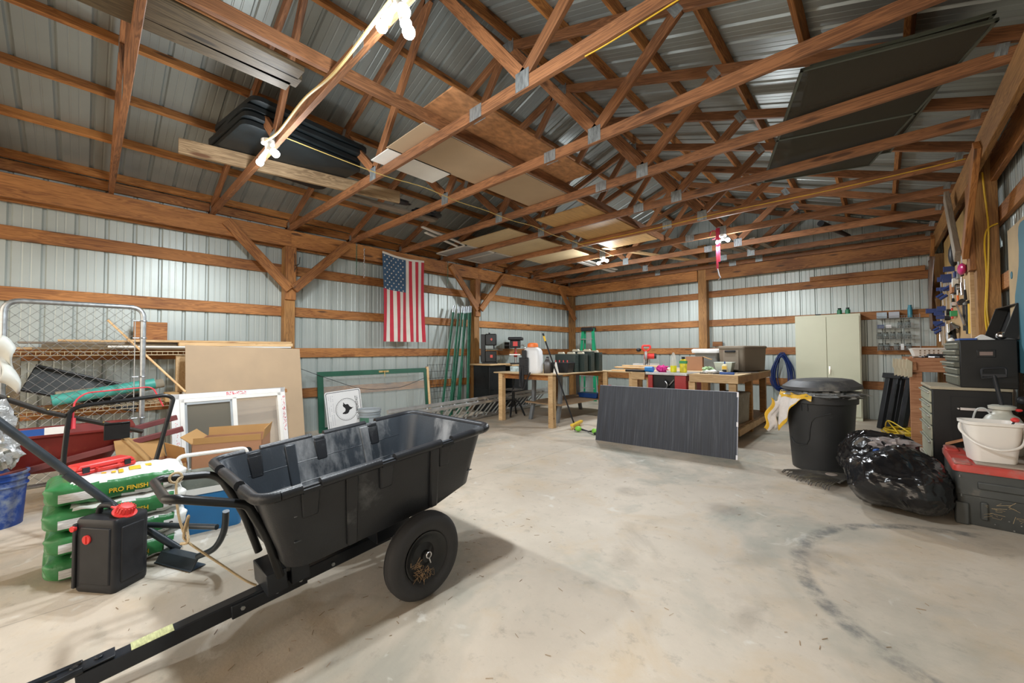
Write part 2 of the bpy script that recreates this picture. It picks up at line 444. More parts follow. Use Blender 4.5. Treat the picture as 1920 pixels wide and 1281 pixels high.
    bp = N('ShaderNodeBump'); bp.inputs['Strength'].default_value = 0.35; bp.inputs['Distance'].default_value = 0.006
    L(noise(24, 8, 0.7), bp.inputs['Height']); L(bp.outputs[0], b.inputs['Normal'])
    return m
RING = (0.62, 2.95, 1.0, 0.42, 2.0)
STAINS = [(-0.9, 3.3, 0.16), (-0.25, 2.9, 0.2), (-1.6, 3.2, 0.15)]
XL, XR, YB, YF = -6.38, 0.84, 9.30, -3.6
b = MB(); b.box(XL - 1, XR + 1, YF - 3, YB + 1, -0.2, 0)
tag(b.build('floor', floor_material(), smooth=False), kind='structure')

# ---------------------------------------------------------------- ribbed sheet metal
def ribbed(length, rib=0.2286, depth=0.019, start=0.0):
    """profile (along, depth) of pole-barn panel seen from inside: raised ribs point outwards"""
    out = []; n = int(length / rib) + 2
    for i in range(n):
        s0 = start + i * rib
        out += [(s0 - .0, 0), (s0 + 0.012, depth), (s0 + 0.030, depth), (s0 + 0.042, 0)]
        for k in (0.095, 0.155):
            out += [(s0 + k, 0), (s0 + k + 0.004, depth * .12), (s0 + k + 0.012, depth * .12), (s0 + k + 0.016, 0)]
    return [p for p in out if p[0] <= length + start - 0.0]
def roof_z(x): return 4.38 - 0.357 * abs(x + 2.75) + 0.088      # underside of the roof sheets
def wall_sheet(name, pts, ztop):
    b = MB(); vs = []
    for (x, y) in pts: vs += [(x, y, -0.02), (x, y, ztop(x))]
    b.add(vs, [(2 * i, 2 * i + 2, 2 * i + 3, 2 * i + 1) for i in range(len(pts) - 1)])
    return tag(b.build(name, SHEET, smooth=False), kind='structure')
prof = ribbed(YB - YF, start=0)
wall_sheet('wall_left', [(XL - d, YF + s + 0.06) for s, d in prof], lambda x: roof_z(XL) - 0.0)
wall_sheet('wall_right', [(XR + d, YF + s + 0.06) for s, d in prof], lambda x: roof_z(XR) - 0.0)
prof = ribbed(XR - XL, start=0)
wall_sheet('wall_back', [(XL + s, YB + d) for s, d in prof], lambda x: roof_z(x))
b = MB(); prof = ribbed(YB - YF + 0.5)
for sgn, xe in ((-1, XL - 0.25), (1, XR + 0.25)):
    vs = []
    for s, d in prof:
        for x in (-2.75, xe): vs.append((x, YF - 0.3 + s, roof_z(x) + d))
    b.add(vs, [(2 * i, 2 * i + 2, 2 * i + 3, 2 * i + 1) for i in range(len(prof) - 1)])
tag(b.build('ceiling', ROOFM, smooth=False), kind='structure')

# ---------------------------------------------------------------- posts, girts, headers
PY = [-1.66, 1.98, 5.58, 9.19]
POST = 0.14
def post(x, y, h, label, w=POST, z0=0):
    return beam('support_post', (x, y, z0), (x, y, h), w, w, TREATED, upv=(0, 1, 0), label=label, cat='post', group='posts carrying the roof')
post(-6.27, PY[0], 2.72, 'wooden wall post nearest the open end of the left wall')
post(-6.27, PY[1], 2.72, 'square wooden post on the left wall left of the flag, with two knee braces')
post(-6.27, PY[2], 2.72, 'square wooden post on the left wall beside the bundle of green fence posts')
post(-6.27, PY[3], 2.72, 'square wooden post in the far left corner of the barn')
post(-2.82, 9.19, 3.50, 'square wooden post in the middle of the back wall', w=0.17)
post(0.72, PY[2], 2.95, 'wide wooden post on the right wall with yellow cords hanging on it')
post(0.72, PY[3], 2.72, 'wooden post in the far right corner behind the jar rack')
GZ = [2.48, 1.87, 1.265, 0.66]
for k, z in enumerate(GZ):
    row = ['top', 'second', 'third', 'lowest'][k]
    for i in range(3):
        y0, y1 = PY[i], PY[i + 1]
        nm = ['left of the flag post', 'behind the flag', 'behind the band saw'][i]
        beam('wall_girt', (-6.36, y0, z - .07), (-6.36, y1, z - .07), 0.038, 0.14, PINE, label=f'{row} horizontal board on the left wall, {nm}', cat='girt', group='girts of the left wall')
    for i, (x0, x1) in enumerate(((-6.34, -2.82), (-2.82, 0.8))):
        nm = ['left of the middle post', 'right of the middle post'][i]
        beam('wall_girt', (x0, 9.28, z - .07 + (0.02 if i and k == 0 else 0)), (x1, 9.28, z - .07 + (0.02 if i and k == 0 else 0)), 0.038, 0.14, PINE, label=f'{row} horizontal board on the back wall, {nm}', cat='girt', group='girts of the back wall')
    for i in range(3):
        nm = ['nearest the camera', 'beside the wide post', 'behind the tool board'][i]
        beam('wall_girt', (0.815, PY[i], z - .07), (0.815, PY[i + 1], z - .07), 0.038, 0.14, PINE, label=f'{row} horizontal board on the right wall, {nm}', cat='girt', group='girts of the right wall')
beam('spare_board', (-0.95, 9.23, 2.53), (0.55, 9.23, 2.53), 0.038, 0.085, PINE, label='short loose board resting on the top girt of the back wall at the right', cat='board')
b = MB()
HZ0, HZ1 = 2.72, 2.952
for i, (y0, y1) in enumerate(((YF, 1.98), (1.98, 5.58), (5.58, 9.26))):
    nm = ['left stretch beside the chain-link gate', 'middle stretch above the flag', 'far stretch above the drill press'][i]
    beam('header_beam', (-6.18, y0, 2.836), (-6.18, y1, 2.836), 0.04, 0.232, PINE, label=f'inner header beam along the left wall, {nm}', cat='beam', group='headers under the trusses')
    beam('header_beam', (-6.32, y0, 2.826), (-6.32, y1, 2.826), 0.04, 0.232, PINE, label=f'outer header beam against the left wall metal, {nm}', cat='beam', group='outer headers')
    nm = ['near stretch overhead', 'stretch before the wide post', 'far stretch above the tool board'][i]
    beam('header_beam', (0.63, y0, 2.836), (0.63, y1, 2.836), 0.04, 0.232, TREATED, label=f'inner header beam along the right wall, {nm}', cat='beam', group='headers under the trusses')
    beam('header_beam', (0.77, y0, 2.826), (0.77, y1, 2.826), 0.04, 0.232, PINE, label=f'outer header beam against the right wall metal, {nm}', cat='beam', group='outer headers')
beam('header_beam', (-6.16, 9.09, 2.836), (-2.91, 9.09, 2.836), 0.04, 0.232, PINE, label='back wall header beam left of the middle post', cat='beam', group='headers under the trusses')
beam('header_beam', (-2.73, 9.09, 2.836), (0.61, 9.09, 2.836), 0.04, 0.232, PINE, label='back wall header beam right of the middle post', cat='beam', group='headers under the trusses')
# scab blocks and knee braces
def scab(x, y, z0, z1, label): beam('scab_block', (x, y, z0), (x, y, z1), POST, 0.04, PINE, upv=(1, 0, 0), label=label, cat='block')
scab(-6.18, PY[1], 1.955, 2.718, 'flat wooden block on the post left of the flag, under the header')
scab(-6.18, PY[2], 1.94, 2.718, 'flat wooden block on the post beside the green fence posts')
scab(0.63, PY[2], 1.93, 2.718, 'flat wooden block on the wide right post')
scab(0.63, PY[3], 2.02, 2.718, 'flat wooden block on the far right corner post')
def brace(x, ya, za, yb, zb, label, m=PINE):
    b = MB(); h = 0.055; d = Vector((0, yb - ya, zb - za)).normalized()
    o = beam('knee_brace', (x, ya, za), (x, yb, zb), 0.04, 0.125, m, upv=Vector((1, 0, 0)).cross(d), label=label, cat='brace', group='knee braces between posts and header')
    return o
brace(-6.138, PY[1] - .02, 2.10, 1.20, 2.90, 'knee brace left of the flag post, sloping up to the left')
brace(-6.097, PY[1] + .02, 2.10, 2.76, 2.88, 'knee brace right of the post left of the flag, sloping up to the right')
brace(-6.138, PY[2] - .02, 2.08, 4.84, 2.90, 'knee brace above the green fence posts, sloping up towards the flag')
brace(-6.097, PY[2] + .02, 2.08, 6.32, 2.88, 'knee brace above the band saw, sloping up to the far corner')
brace(-6.138, PY[3] - .04, 2.06, 8.42, 2.90, 'knee brace in the far left corner of the barn')
brace(0.589, PY[2] - .02, 2.08, 4.78, 2.82, 'knee brace on the wide right post leaning towards the camera', PINE)
brace(0.548, PY[2] + .02, 2.08, 6.30, 2.86, 'knee brace on the wide right post leaning to the back wall', GREYW)
brace(0.589, PY[3] - .04, 2.06, 8.46, 2.86, 'knee brace in the far right corner above the jar rack')

# ---------------------------------------------------------------- trusses
SL = 0.357
def plate_mat():
    m = pm('truss_plate', (0.33, 0.36, 0.37), 0.45, 0.7, var=0.3, scale=60, stretch=(1, 1, 0.25), bump=0.6, bscale=90)
    return m
PLATE = plate_mat()
def make_truss(y):
    t = thing('roof_truss', 'x', 'truss', (-2.75, y, 2.955), group='roof trusses')
    def tb(name, p0, p1, h=0.089):
        d = (Vector(p1) - Vector(p0)).normalized()
        return beam(name, (p0[0] - 2.75, y, p0[1] + 2.955) if 0 else (p0[0] - 2.75, y, p0[1] + 2.955), (p1[0] - 2.75, y, p1[1] + 2.955), 0.038, h, TRUSSW, t, upv=(0, 0, 1))
    def v2(p): return (p[0], p[1])
    tb('bottom_chord', (-3.62, 0.0445), (3.55, 0.0445))
    for s in (-1, 1):
        # top chord: underside 4.28 at the peak
        p0 = (s * 3.85, 4.28 - 2.955 - SL * 3.85 + 0.048); p1 = (0, 4.28 - 2.955 + 0.048)
        if s > 0: p0 = (3.75, 4.28 - 2.955 - SL * 3.75 + 0.048)
        tb('top_chord', (p0[0], p0[1]), (p1[0], p1[1]))
        tb('web', (s * 1.03, 0.085), (s * 0.07, 4.26 - 2.955))
        tb('web', (s * 1.00, 0.085), (s * 1.72, 4.28 - 2.955 - SL * 1.72 + 0.02))
    def pl(x, z, w, h, r=0):
        b = MB()
        for yy in (-0.0215, 0.0205): b.box(-w / 2, w / 2, yy, yy + 0.0012, -h / 2, h / 2)
        b.build('connector_plate', PLATE, t, smooth=False, loc=(x, 0, z), rot=(0, r, 0))
    pl(-1.02, 0.07, 0.12, 0.13); pl(1.02, 0.07, 0.12, 0.13); pl(0.55, 0.045, 0.13, 0.10)
    pl(0, 4.28 - 2.955 + 0.02, 0.20, 0.13)
    pl(-1.70, 4.28 - 2.955 - SL * 1.7 + 0.02, 0.075, 0.12, 0.5); pl(1.70, 4.28 - 2.955 - SL * 1.7 + 0.02, 0.075, 0.12, -0.5)
    pl(-3.50, 0.09, 0.07, 0.08, -0.2); pl(3.33, 0.085, 0.055, 0.075, 0.2)
    return t
TY = [0.16 + 0.914 * i for i in range(-4, 11)]
names = ['', '', '', 'just behind the camera line', 'leftmost in the photo, straight overhead beside the camera', 'carrying the two nearest lamp clusters', 'second beyond the near lamps',
         'third beyond the near lamps', 'halfway down the barn, one bay short of the middle', 'middle of the barn, ending just before the wide right post', 'with the yellow cord, ending at the wide right post',
         'carrying the far lamp cluster', 'third from the back wall', 'second from the back wall', 'against the back wall gable']
tr0 = make_truss(TY[0])
for i, y in enumerate(TY):
    t = tr0 if i == 0 else dup(tr0, (-2.75, y if i < 14 else 9.05, 2.955))
    t['label'] = 'wooden roof truss ' + (names[i] or ['third truss behind the camera, beyond the picture edge', 'furthest truss behind the camera', 'second truss behind the camera'][i])
# ---------------------------------------------------------------- purlins on edge over the top chords
for s, nm in ((-1, 'left'), (1, 'right')):
    for k in range(7):
        off = 0.10 + k * 0.567 if k else 0.08
        x = -2.75 + s * off
        if x > 0.85: continue
        z = 4.38 - SL * off + 0.042
        word = ['ridge', 'second', 'third', 'fourth', 'fifth', 'sixth', 'eave'][k]
        d = Vector((s * 1, 0, -SL)).normalized(); nrm = Vector((s * SL, 0, 1)).normalized()
        beam('roof_purlin', (x, YF, z), (x, YB - 0.02, z), 0.038, 0.089, PINE, upv=nrm, label=f'long roof purlin, {word} one from the ridge on the {nm} slope', cat='purlin', group='purlins on the ' + nm + ' roof slope')
beam('eave_board', (-6.355, YF, 3.085), (-6.355, YB, 3.085), 0.03, 0.11, PINE, label='long board under the left eave where roof meets wall', cat='board')
beam('lateral_brace', (-2.63, YF, 3.091), (-2.63, 8.3, 3.091), 0.038, 0.089, TRUSSW, label='long reddish board running lengthwise on the truss bottom chords near the middle', cat='board')
# ================================================================ dump cart
TUBM = pm('cart_poly_tub', (0.020, 0.022, 0.026), 0.38, var=0.25, scale=5, bump=0.12, bscale=160, spec=0.35, dirt=(0.10, 0.105, 0.11), dscale=4.5, dth=0.60)
TUBI = pm('cart_poly_inside', (0.032, 0.040, 0.050), 0.40, spec=0.45, var=0.3, scale=5, bump=0.12, bscale=160, dirt=(0.25, 0.26, 0.27), dscale=3.4, dth=0.49, stretch=(1, 1, .35))
TONG = pm('cart_frame_paint', (0.016, 0.020, 0.027), 0.34, 0.0, spec=0.4, var=0.3, scale=8, dirt=(0.07, 0.06, 0.05), dscale=9, dth=0.63)
cart = thing('dump_cart', 'black plastic dump cart with two rubber wheels and a long tow bar, in the foreground', 'cart', (-2.045, 1.165, 0.0), rot=(rad(5.4), 0, 0))
def loop(z, hx, y0, y1, r=0.09, n=6):
    cy = (y0 + y1) / 2; return [(x, y + cy, z) for x, y in rrect(hx * 2, y1 - y0, r, n)]
b = MB()
outer = [loop(0.375, 0.30, -0.55, 0.17, 0.07), loop(0.385, 0.318, -0.565, 0.20, 0.08), loop(0.43, 0.328, -0.572, 0.385, 0.08), loop(0.56, 0.352, -0.61, 0.425), loop(0.715, 0.384, -0.652, 0.472), loop(0.722, 0.405, -0.672, 0.492)]
inner = [loop(0.730, 0.404, -0.671, 0.491), loop(0.728, 0.378, -0.645, 0.466), loop(0.56, 0.343, -0.600, 0.415), loop(0.44, 0.318, -0.562, 0.375), loop(0.40, 0.308, -0.555, 0.20), loop(0.392, 0.29, -0.535, 0.17, 0.07)]
b.loft(outer, cap=False); n0 = len(b.f)
b.add(outer[0], [tuple(range(len(outer[0])))[::-1]])
b.mi = 1
b.loft(inner, cap=False); b.add(inner[-1], [tuple(range(len(inner[-1])))])
b.mi = 0
b.loft([outer[-1], inner[0]], cap=False)
b.build('tub', [TUBM, TUBI], cart)
# rolled rim with breaks at the stake pockets
b = MB()
R_ = 0.021; zr = 0.728
def rimseg(p): b.tube(p, R_, 10)
notch = [-0.49, -0.16, 0.17]; g = 0.035
for s in (-1, 1):
    ys = [-0.60] + [v for q in notch for v in (q - g, q + g)] + [0.42]
    for i in range(0, len(ys), 2):
        rimseg([(s * 0.402, ys[i], zr), (s * 0.402, ys[i + 1], zr)])
    for q in notch: b.box(s * 0.402 - .018, s * 0.402 + .018, q - g, q + g, 0.708, 0.724)
for s, y in ((-1, -1), (1, -1)):
    rimseg([(s * 0.402, -0.60, zr)] + arc((s * 0.332, -0.60, zr), 0.07, 0 if s > 0 else PI, (-PI / 2 if s > 0 else PI * 1.5), 6, 'xy')[1:] + [(s * 0.20, -0.67, zr)])
rimseg([(-0.14, -0.67, zr), (0.14, -0.67, zr)])
rimseg([(0.402, 0.42, zr)] + arc((0.332, 0.42, zr), 0.07, 0, PI / 2, 6, 'xy')[1:] + arc((-0.332, 0.42, zr), 0.07, PI / 2, PI, 6, 'xy') + [(-0.402, 0.42, zr)])
b.build('rim', TUBM, cart)
for s in (-1, 1):
    for q in notch:      # stake pockets on the outside, their recesses inside
        b = MB(); b.frus((s * 0.360 - .012, s * 0.360 + .012, q - .030, q + .030), (s * 0.384 - .012, s * 0.384 + .016, q - .036, q + .036), 0.595, 0.71); b.build('stake_pocket', TUBM, cart, bevel=0.008)
        b = MB(); b.frus((s * 0.360 - .006, s * 0.360 + .006, q - .028, q + .028), (s * 0.378 - .006, s * 0.378 + .006, q - .030, q + .030), 0.63, 0.724); b.build('pocket_recess', TUBM, cart, bevel=0.004)
    for q in (-0.32, 0.11):   # upright ribs
        b = MB()
        b.loft([[(s * (0.330 + (z - .40) * 0.18) + dx, q + dy, z) for dx, dy in ((-.012, -w), (.010, -w), (.010, w), (-.012, w))] for z, w in ((.39, .022), (.56, .025), (.71, .028))]); b.build('side_rib', TUBM, cart, bevel=0.008)
        b = MB(); b.loft([[(s * (0.316 + (z - .44) * 0.205) + dx, q + dy, z) for dx, dy in ((-.008, -w), (.008, -w), (.008, w), (-.008, w))] for z, w in ((.42, .022), (.56, .025), (.72, .028))]); b.build('inner_rib', TUBI, cart, bevel=0.006)
    for z in (0.50, 0.61):
        b = MB(); h = 0.318 + (z - .44) * 0.21
        b.box(s * (h + .004) - .005, s * (h + .004) + .005, -0.55, 0.38, z, z + 0.006); b.build('ledge_line', TUBI, cart, bevel=0.003)
b = MB(); b.box(-0.028, 0.028, -1.16, 0.10, 0.155, 0.215)
b.build('tow_bar', TONG, cart, bevel=0.004)
b = MB()
b.box(-0.036, 0.036, -0.72, -0.42, 0.148, 0.205); b.box(-0.085, 0.085, -0.50, -0.42, 0.20, 0.375); b.box(-0.10, 0.10, -0.60, -0.52, 0.205, 0.30)
b.box(-0.11, 0.11, -0.10, 0.10, 0.21, 0.375); b.box(-0.16, 0.16, -0.42, -0.02, 0.352, 0.376)
b.build('frame_brackets', TONG, cart, bevel=0.004)
b = MB(); b.cyl((-0.37, 0, 0.205), (0.37, 0, 0.205), 0.014)
b.build('axle', STEEL, cart)
hk = MB()
hk.box(-0.030, 0.030, -1.20, -1.06, 0.222, 0.228)
hk.tube([(-0.02, -1.14, 0.225)] + arc((0, -1.30, 0.225), 0.034, PI, 2 * PI, 8, 'xy') + [(0.02, -1.14, 0.225)], 0.013, 6)
hk.cyl((0, -1.16, 0.226), (0, -1.16, 0.236), 0.012, n=6); hk.cyl((0, -1.10, 0.226), (0, -1.10, 0.236), 0.012, n=6)
hk.build('hitch', TONG, cart, bevel=0.002)
b = MB(); b.box(-0.0275, 0.0275, -1.02, -0.90, 0.2152, 0.2162)
b.build('warning_sticker', pm('sticker_yellow', (0.50, 0.52, 0.27), 0.5, var=0.3, scale=30, stretch=(1, 4, 1)), cart, label='faded yellow sticker')
b = MB()
for y in (-0.68, -0.55, -0.45, -0.3): b.cyl((0.034, y, 0.18), (0.042, y, 0.18), 0.009, n=6)
b.build('bolts', GALV, cart)
# tubular handle legs
b = MB()
hp = [(0.15, -0.56, 0.30), (0.17, -0.60, 0.50), (0.19, -0.66, 0.66), (0.20, -0.70, 0.685), (0.20, -0.87, 0.765), (0.17, -0.895, 0.765), (-0.24, -0.895, 0.735), (-0.27, -0.87, 0.735), (-0.27, -0.70, 0.70), (-0.25, -0.66, 0.67), (-0.18, -0.60, 0.50), (-0.16, -0.56, 0.30)]
b.tube(fillet(hp, 0.05, 6), 0.0165, 12)
b.build('handle', BLKM, cart)
def make_wheel(parent, x, r=0.205, out=1):
    w = MB(); hw = 0.045; prof = []
    pr = [(0.115, -hw * .55), (0.135, -hw * .92), (0.165, -hw), (0.188, -hw * .86), (0.199, -hw * .55), (0.200, -hw * .50), (0.2045, -hw * .36), (0.200, -hw * .30), (0.200, -hw * .24), (0.205, -hw * .10), (0.205, hw * .10), (0.200, hw * .24), (0.200, hw * .3), (0.2045, hw * .36), (0.200, hw * .5), (0.199, hw * .55), (0.188, hw * .86), (0.165, hw), (0.135, hw * .92), (0.115, hw * .55)]
    R = Matrix.Translation((x, 0, r)) @ Matrix.Rotation(PI / 2, 4, 'Y')
    w.lathe(pr, 48, R); wo = w.build('wheel', RUB, parent)
    h = MB(); h.lathe([(0.0, 0.030 * out), (0.025, 0.034 * out), (0.028, 0.018 * out), (0.06, 0.004 * out), (0.09, 0.012 * out), (0.105, 0.03 * out), (0.118, 0.035 * out), (0.118, -0.03), (0.1, -0.03), (0.0, -0.02)], 36, R)
    h.build('hub', BLKM, wo)
    p = MB(); p.tube(arc((x + out * 0.05, 0.0, r + 0.014), 0.014, 0, 2 * PI, 12, 'yz')[:-1], 0.0028, 6, closed=True)
    p.tube([(x + out * .05, 0, r), (x + out * .045, 0.01, r - .03)], 0.0028, 6)
    p.build('cotter_pin', STEEL, wo)
    if out > 0:
        random.seed(3); s = MB()
        for _ in range(46):
            a = random.uniform(3.0, 5.0); rr = random.uniform(0.05, 0.10); yy = rr * math.cos(a); zz = rr * math.sin(a) + r
            s.tube([(x + .034, yy, zz), (x + .046, yy + random.uniform(-.02, .02), zz + random.uniform(-.02, .02)), (x + .034, yy + random.uniform(-.03, .03), zz - random.uniform(0, .035))], 0.0009, 3)
        s.build('grass_clippings', pm('straw', (0.36, 0.23, 0.12), 0.8), wo, kind='stuff')
make_wheel(cart, 0.375, out=1); make_wheel(cart, -0.375, out=-1)

# rope tied round the cart handle, its end lying on the tow bar
b = MB()
pts = arc((-2.265, 0.275, 0.655), 0.021, 0, 2 * PI, 10, 'yz') + [(-2.25, 0.275, 0.63), (-2.22, 0.28, 0.51), (-2.22, 0.30, 0.42), (-2.21, 0.31, 0.385), (-2.13, 0.42, 0.27), (-2.07, 0.49, 0.20), (-2.05, 0.53, 0.168)]
b.tube(spline(pts, 4), 0.005, 6)
b.tube(spline([(-2.22, 0.30, 0.40), (-2.21, 0.30, 0.44), (-2.19, 0.31, 0.50), (-2.22, 0.31, 0.44), (-2.19, 0.31, .39), (-2.22, .29, .38)], 5), 0.006, 6)
tag(b.build('rope', pm('sisal_rope', (0.52, 0.40, 0.24), 0.85, bump=.6, bscale=300), None), 'thin tan rope tied round the cart handle, its end on the tow bar', 'rope')

# ================================================================ jerry can
jc = thing('jerry_can', 'black plastic jerry can with red caps standing in front of the bags', 'fuel can', (-2.955, 0.11, 0), rad(36))
b = MB()
W_, D_ = 0.235, 0.17
def jl(z, k=1, dx=0): return [(x * k + dx, y * k, z) for x, y in rrect(W_, D_, 0.022, 4)]
b.loft([jl(0.0, .93), jl(0.012, .99), jl(0.03, 1), jl(0.335, 1), jl(0.352, .985), jl(0.362, .93)])
b.build('body', BLK, jc)
b = MB()      # raised side panel and recess ribs
b.frus((-0.075, 0.095, -D_ / 2 - .007, -D_ / 2 + .01), (-0.075, 0.095, -D_ / 2 - .007, -D_ / 2 + .01), 0.045, 0.325)
b.box(-0.117, -0.098, -D_ / 2 - .010, -D_ / 2 + .01, 0.02, 0.34); b.box(W_ / 2 - .004, W_ / 2 + .006, -0.055, 0.055, 0.045, 0.32)
b.build('side_panels', BLK, jc, bevel=0.006)
b = MB(); b.tube(fillet([(-0.09, 0.0, 0.345), (-0.08, 0.0, 0.402), (0.0, 0, 0.405), (0.02, 0.0, 0.36)], 0.03), 0.014, 10)
b.build('handle', BLK, jc)
M = T(0.065, -0.005, 0.355, 0, rad(22), 0)
b = MB(); b.lathe([(0.030, 0), (0.030, 0.02), (0.036, 0.022)], 20, M); b.build('spout_neck', BLK, jc)
b = MB(); b.lathe([(0.0, 0.062), (0.026, 0.060), (0.033, 0.052), (0.035, 0.03), (0.036, 0.026), (0.05, 0.024), (0.05, 0.019), (0.0, 0.019)], 24, M)
for k in range(16): b.cyl(M @ Vector((0.035 * math.cos(k * PI / 8), 0.035 * math.sin(k * PI / 8), 0.028)), M @ Vector((0.035 * math.cos(k * PI / 8), 0.035 * math.sin(k * PI / 8), 0.056)), 0.003, n=5)
b.box(-0.075, -0.03, -0.012, 0.012, 0.018, 0.024, M)
b.build('cap', RED, jc, label='red screw cap')
b = MB(); b.cyl((-0.108, -D_ / 2 - .004, 0.318), (-0.108, -D_ / 2 - .018, 0.318), 0.014, n=16); b.build('vent_cap', RED, jc, label='small red vent cap')
b = MB(); b.cyl((-0.03, -D_ / 2 + .0, 0.268), (-0.03, -D_ / 2 - .014, 0.268), 0.022, n=20); b.box(-0.033, -0.027, -D_ / 2 - .018, -D_ / 2 - .013, 0.25, 0.286); b.build('side_plug', RED, jc, label='round red plug')

# ================================================================ bag stack
BG = pm('bag_green', (0.035, 0.19, 0.060), 0.35, var=0.14, scale=14, bump=0.5, bscale=22)
BW = pm('bag_white', (0.74, 0.75, 0.72), 0.38, var=0.04, scale=14, bump=0.5, bscale=22)
BLAB = pm('bag_label_print', (0.66, 0.66, 0.66), 0.5, var=0.28, scale=60, stretch=(1, .4, 3.5))
YTXT = pm('bag_yellow_print', (0.82, 0.50, 0.03), 0.45, var=0.05)
def make_bag(label, x, y, z, rz, dy=0, tilt=0):
    t = thing('product_bag', label, 'bag', (x, y, z), rz, group='stacked green and white bags', rot=(tilt, 0, rz))
    Lh, Wh, Hh = 0.285, 0.19, 0.0655
    b = MB(); nu, nv = 44, 32
    def fn(u, v):
        a = -PI / 2 + PI * u; c = 2 * PI * v
        def se(w, m): return math.copysign(abs(w) ** m, w)
        ca = se(math.cos(a), 0.34); yy = Lh * se(math.sin(a), 0.62)
        wr = 0.10 * math.sin(yy * 34 + x * 40 + z * 30) * math.cos(c) ** 2 + .05 * math.sin(yy * 90 + c * 3)
        return (Wh * ca ** .5 * se(math.cos(c), 0.42) * (1 + .02 * math.sin(yy * 25 + z * 40)), yy * (1 + .03 * math.sin(c * 3)), Hh * (1 + wr) * ca ** .9 * se(math.sin(c), 0.5) + Hh)
    b.grid(fn, nu, nv)
    o = b.build('bag_body', [BG, BW], t)
    for p in o.data.polygons:
        c = p.center
        top = c.z > Hh * 1.72
        white = (top and c.y > -0.19) or (c.z < Hh * .5 and c.y > -.02) or (c.y > 0.225)
        p.material_index = 1 if white else 0
    # printed label panels on the long side facing the open floor
    def pad(name, y0, y1, z0, z1, m):
        q = MB(); q.grid(lambda u, v: (Wh * 1.0 + 0.0065 - 0.010 * max(0, abs((z0 + (z1 - z0) * v) / Hh - 1) - .2) * 2, y0 + (y1 - y0) * u, z0 + (z1 - z0) * v), 4, 4)
        return q.build(name, m, t)
    pad('label_panel', -0.235, -0.10, Hh * .55, Hh * 1.25, BLAB)
    pad('end_label', 0.175, 0.25, Hh * .5, Hh * 1.3, PAPER)
    Mx = Matrix(((0, 0, 1, Wh + .007), (1, 0, 0, 0.03), (0, 1, 0, Hh * 0.88), (0, 0, 0, 1)))
    text('lettering', 'PRO FINISH', 0.033, Mx, YTXT, t, sx=0.95, bold=0.0006)
    Mx2 = Matrix(((0, 0, 1, Wh + .009), (1, 0, 0, 0.207), (0, 1, 0, Hh * 0.85), (0, 0, 0, 1)))
    text('size_mark', 'S', 0.045, Mx2, INK, t, bold=0.001)
    q = MB()
    for yy, xx, w, h in ((0.06, 0.03, .05, .05), (0.0, 0.06, .02, .045), (-0.03, 0.06, .018, .02), (0.12, 0.0, .03, .03), (-.07, 0.05, .02, .015)):
        q.box(xx - h, xx + h, yy - w / 2, yy + w / 2, Hh * 2 + 0.0015, Hh * 2 + 0.0022)
    q.build('printed_blocks', YTXT, t)
    return t
make_bag('green and white plastic bag at the bottom of the stack behind the jerry can', -3.31, 0.15, 0.0, rad(1.5))
make_bag('green and white plastic bag second from the floor in the stack behind the jerry can', -3.31, 0.155, 0.128, rad(-1))
make_bag('green and white plastic bag third from the floor in the stack behind the jerry can', -3.30, 0.145, 0.256, rad(1))
make_bag('green and white plastic bag on top of the stack, under the red tool case', -3.315, 0.15, 0.384, rad(-1))

# ================================================================ red tool case on the bags
rc = thing('tool_case', 'small red plastic tool case lying on top of the bag stack', 'case', (-3.38, 0.07, 0.515), rad(25))
b = MB(); b.box(-0.06, 0.06, -0.14, 0.14, 0.0, 0.026); b.build('case_bottom', RED, rc, bevel=0.008)
b = MB(); b.frus((-0.06, 0.06, -0.14, 0.14), (-0.05, 0.05, -0.12, 0.12), 0.028, 0.055); b.build('case_lid', RED, rc, bevel=0.008)
b = MB(); b.tube(fillet([(0.06, -0.05, 0.026), (0.095, -0.05, 0.026), (0.095, 0.05, 0.026), (0.06, 0.05, 0.026)], 0.015), 0.007, 8); b.build('handle', RED, rc)
b = MB(); b.box(0.055, 0.064, 0.08, 0.11, 0.012, 0.042); b.box(0.055, 0.064, -0.11, -0.08, 0.012, 0.042); b.build('latches', BLK, rc)

# ================================================================ cooler
CBL = pm('cooler_blue', (0.015, 0.15, 0.36), 0.38, var=0.12, dirt=(0.12, 0.16, 0.18), dscale=6, dth=.62)
co = thing('cooler', 'blue picnic cooler with white swing handle beside the bags', 'cooler', (-3.46, 0.62, 0), rad(-8))
b = MB(); b.loft([[(x * k, y * k, z) for x, y in rrect(0.27, 0.34, 0.04)] for z, k in ((0, .93), (0.02, .96), (0.28, 1.02))]); b.build('body', CBL, co)
b = MB(); b.loft([[(x * k, y * k, z) for x, y in rrect(0.285, 0.355, 0.04)] for z, k in ((0.26, 1.0), (0.30, 1.01))]); b.build('collar', WHT, co)
b = MB(); b.loft([[(x * k, y * k, z) for x, y in rrect(0.275, 0.345, 0.04)] for z, k in ((0.30, 1.0), (0.35, .99), (0.372, .93))]); b.box(-.09, .09, -.12, .12, .368, .378); b.build('lid', pm('cooler_lid', (0.14, 0.155, 0.13), 0.6, var=0.2, dirt=(.25, .24, .2), dscale=6), co, bevel=.004)
b = MB(); b.tube(fillet([(0.13, -0.19, 0.26), (0.10, -0.19, 0.52), (0.10, 0.19, 0.52), (0.13, 0.19, 0.26)], 0.04), 0.013, 8, M=T(0, 0, 0, 0, 0, 0)); b.build('handle', WHT, co)

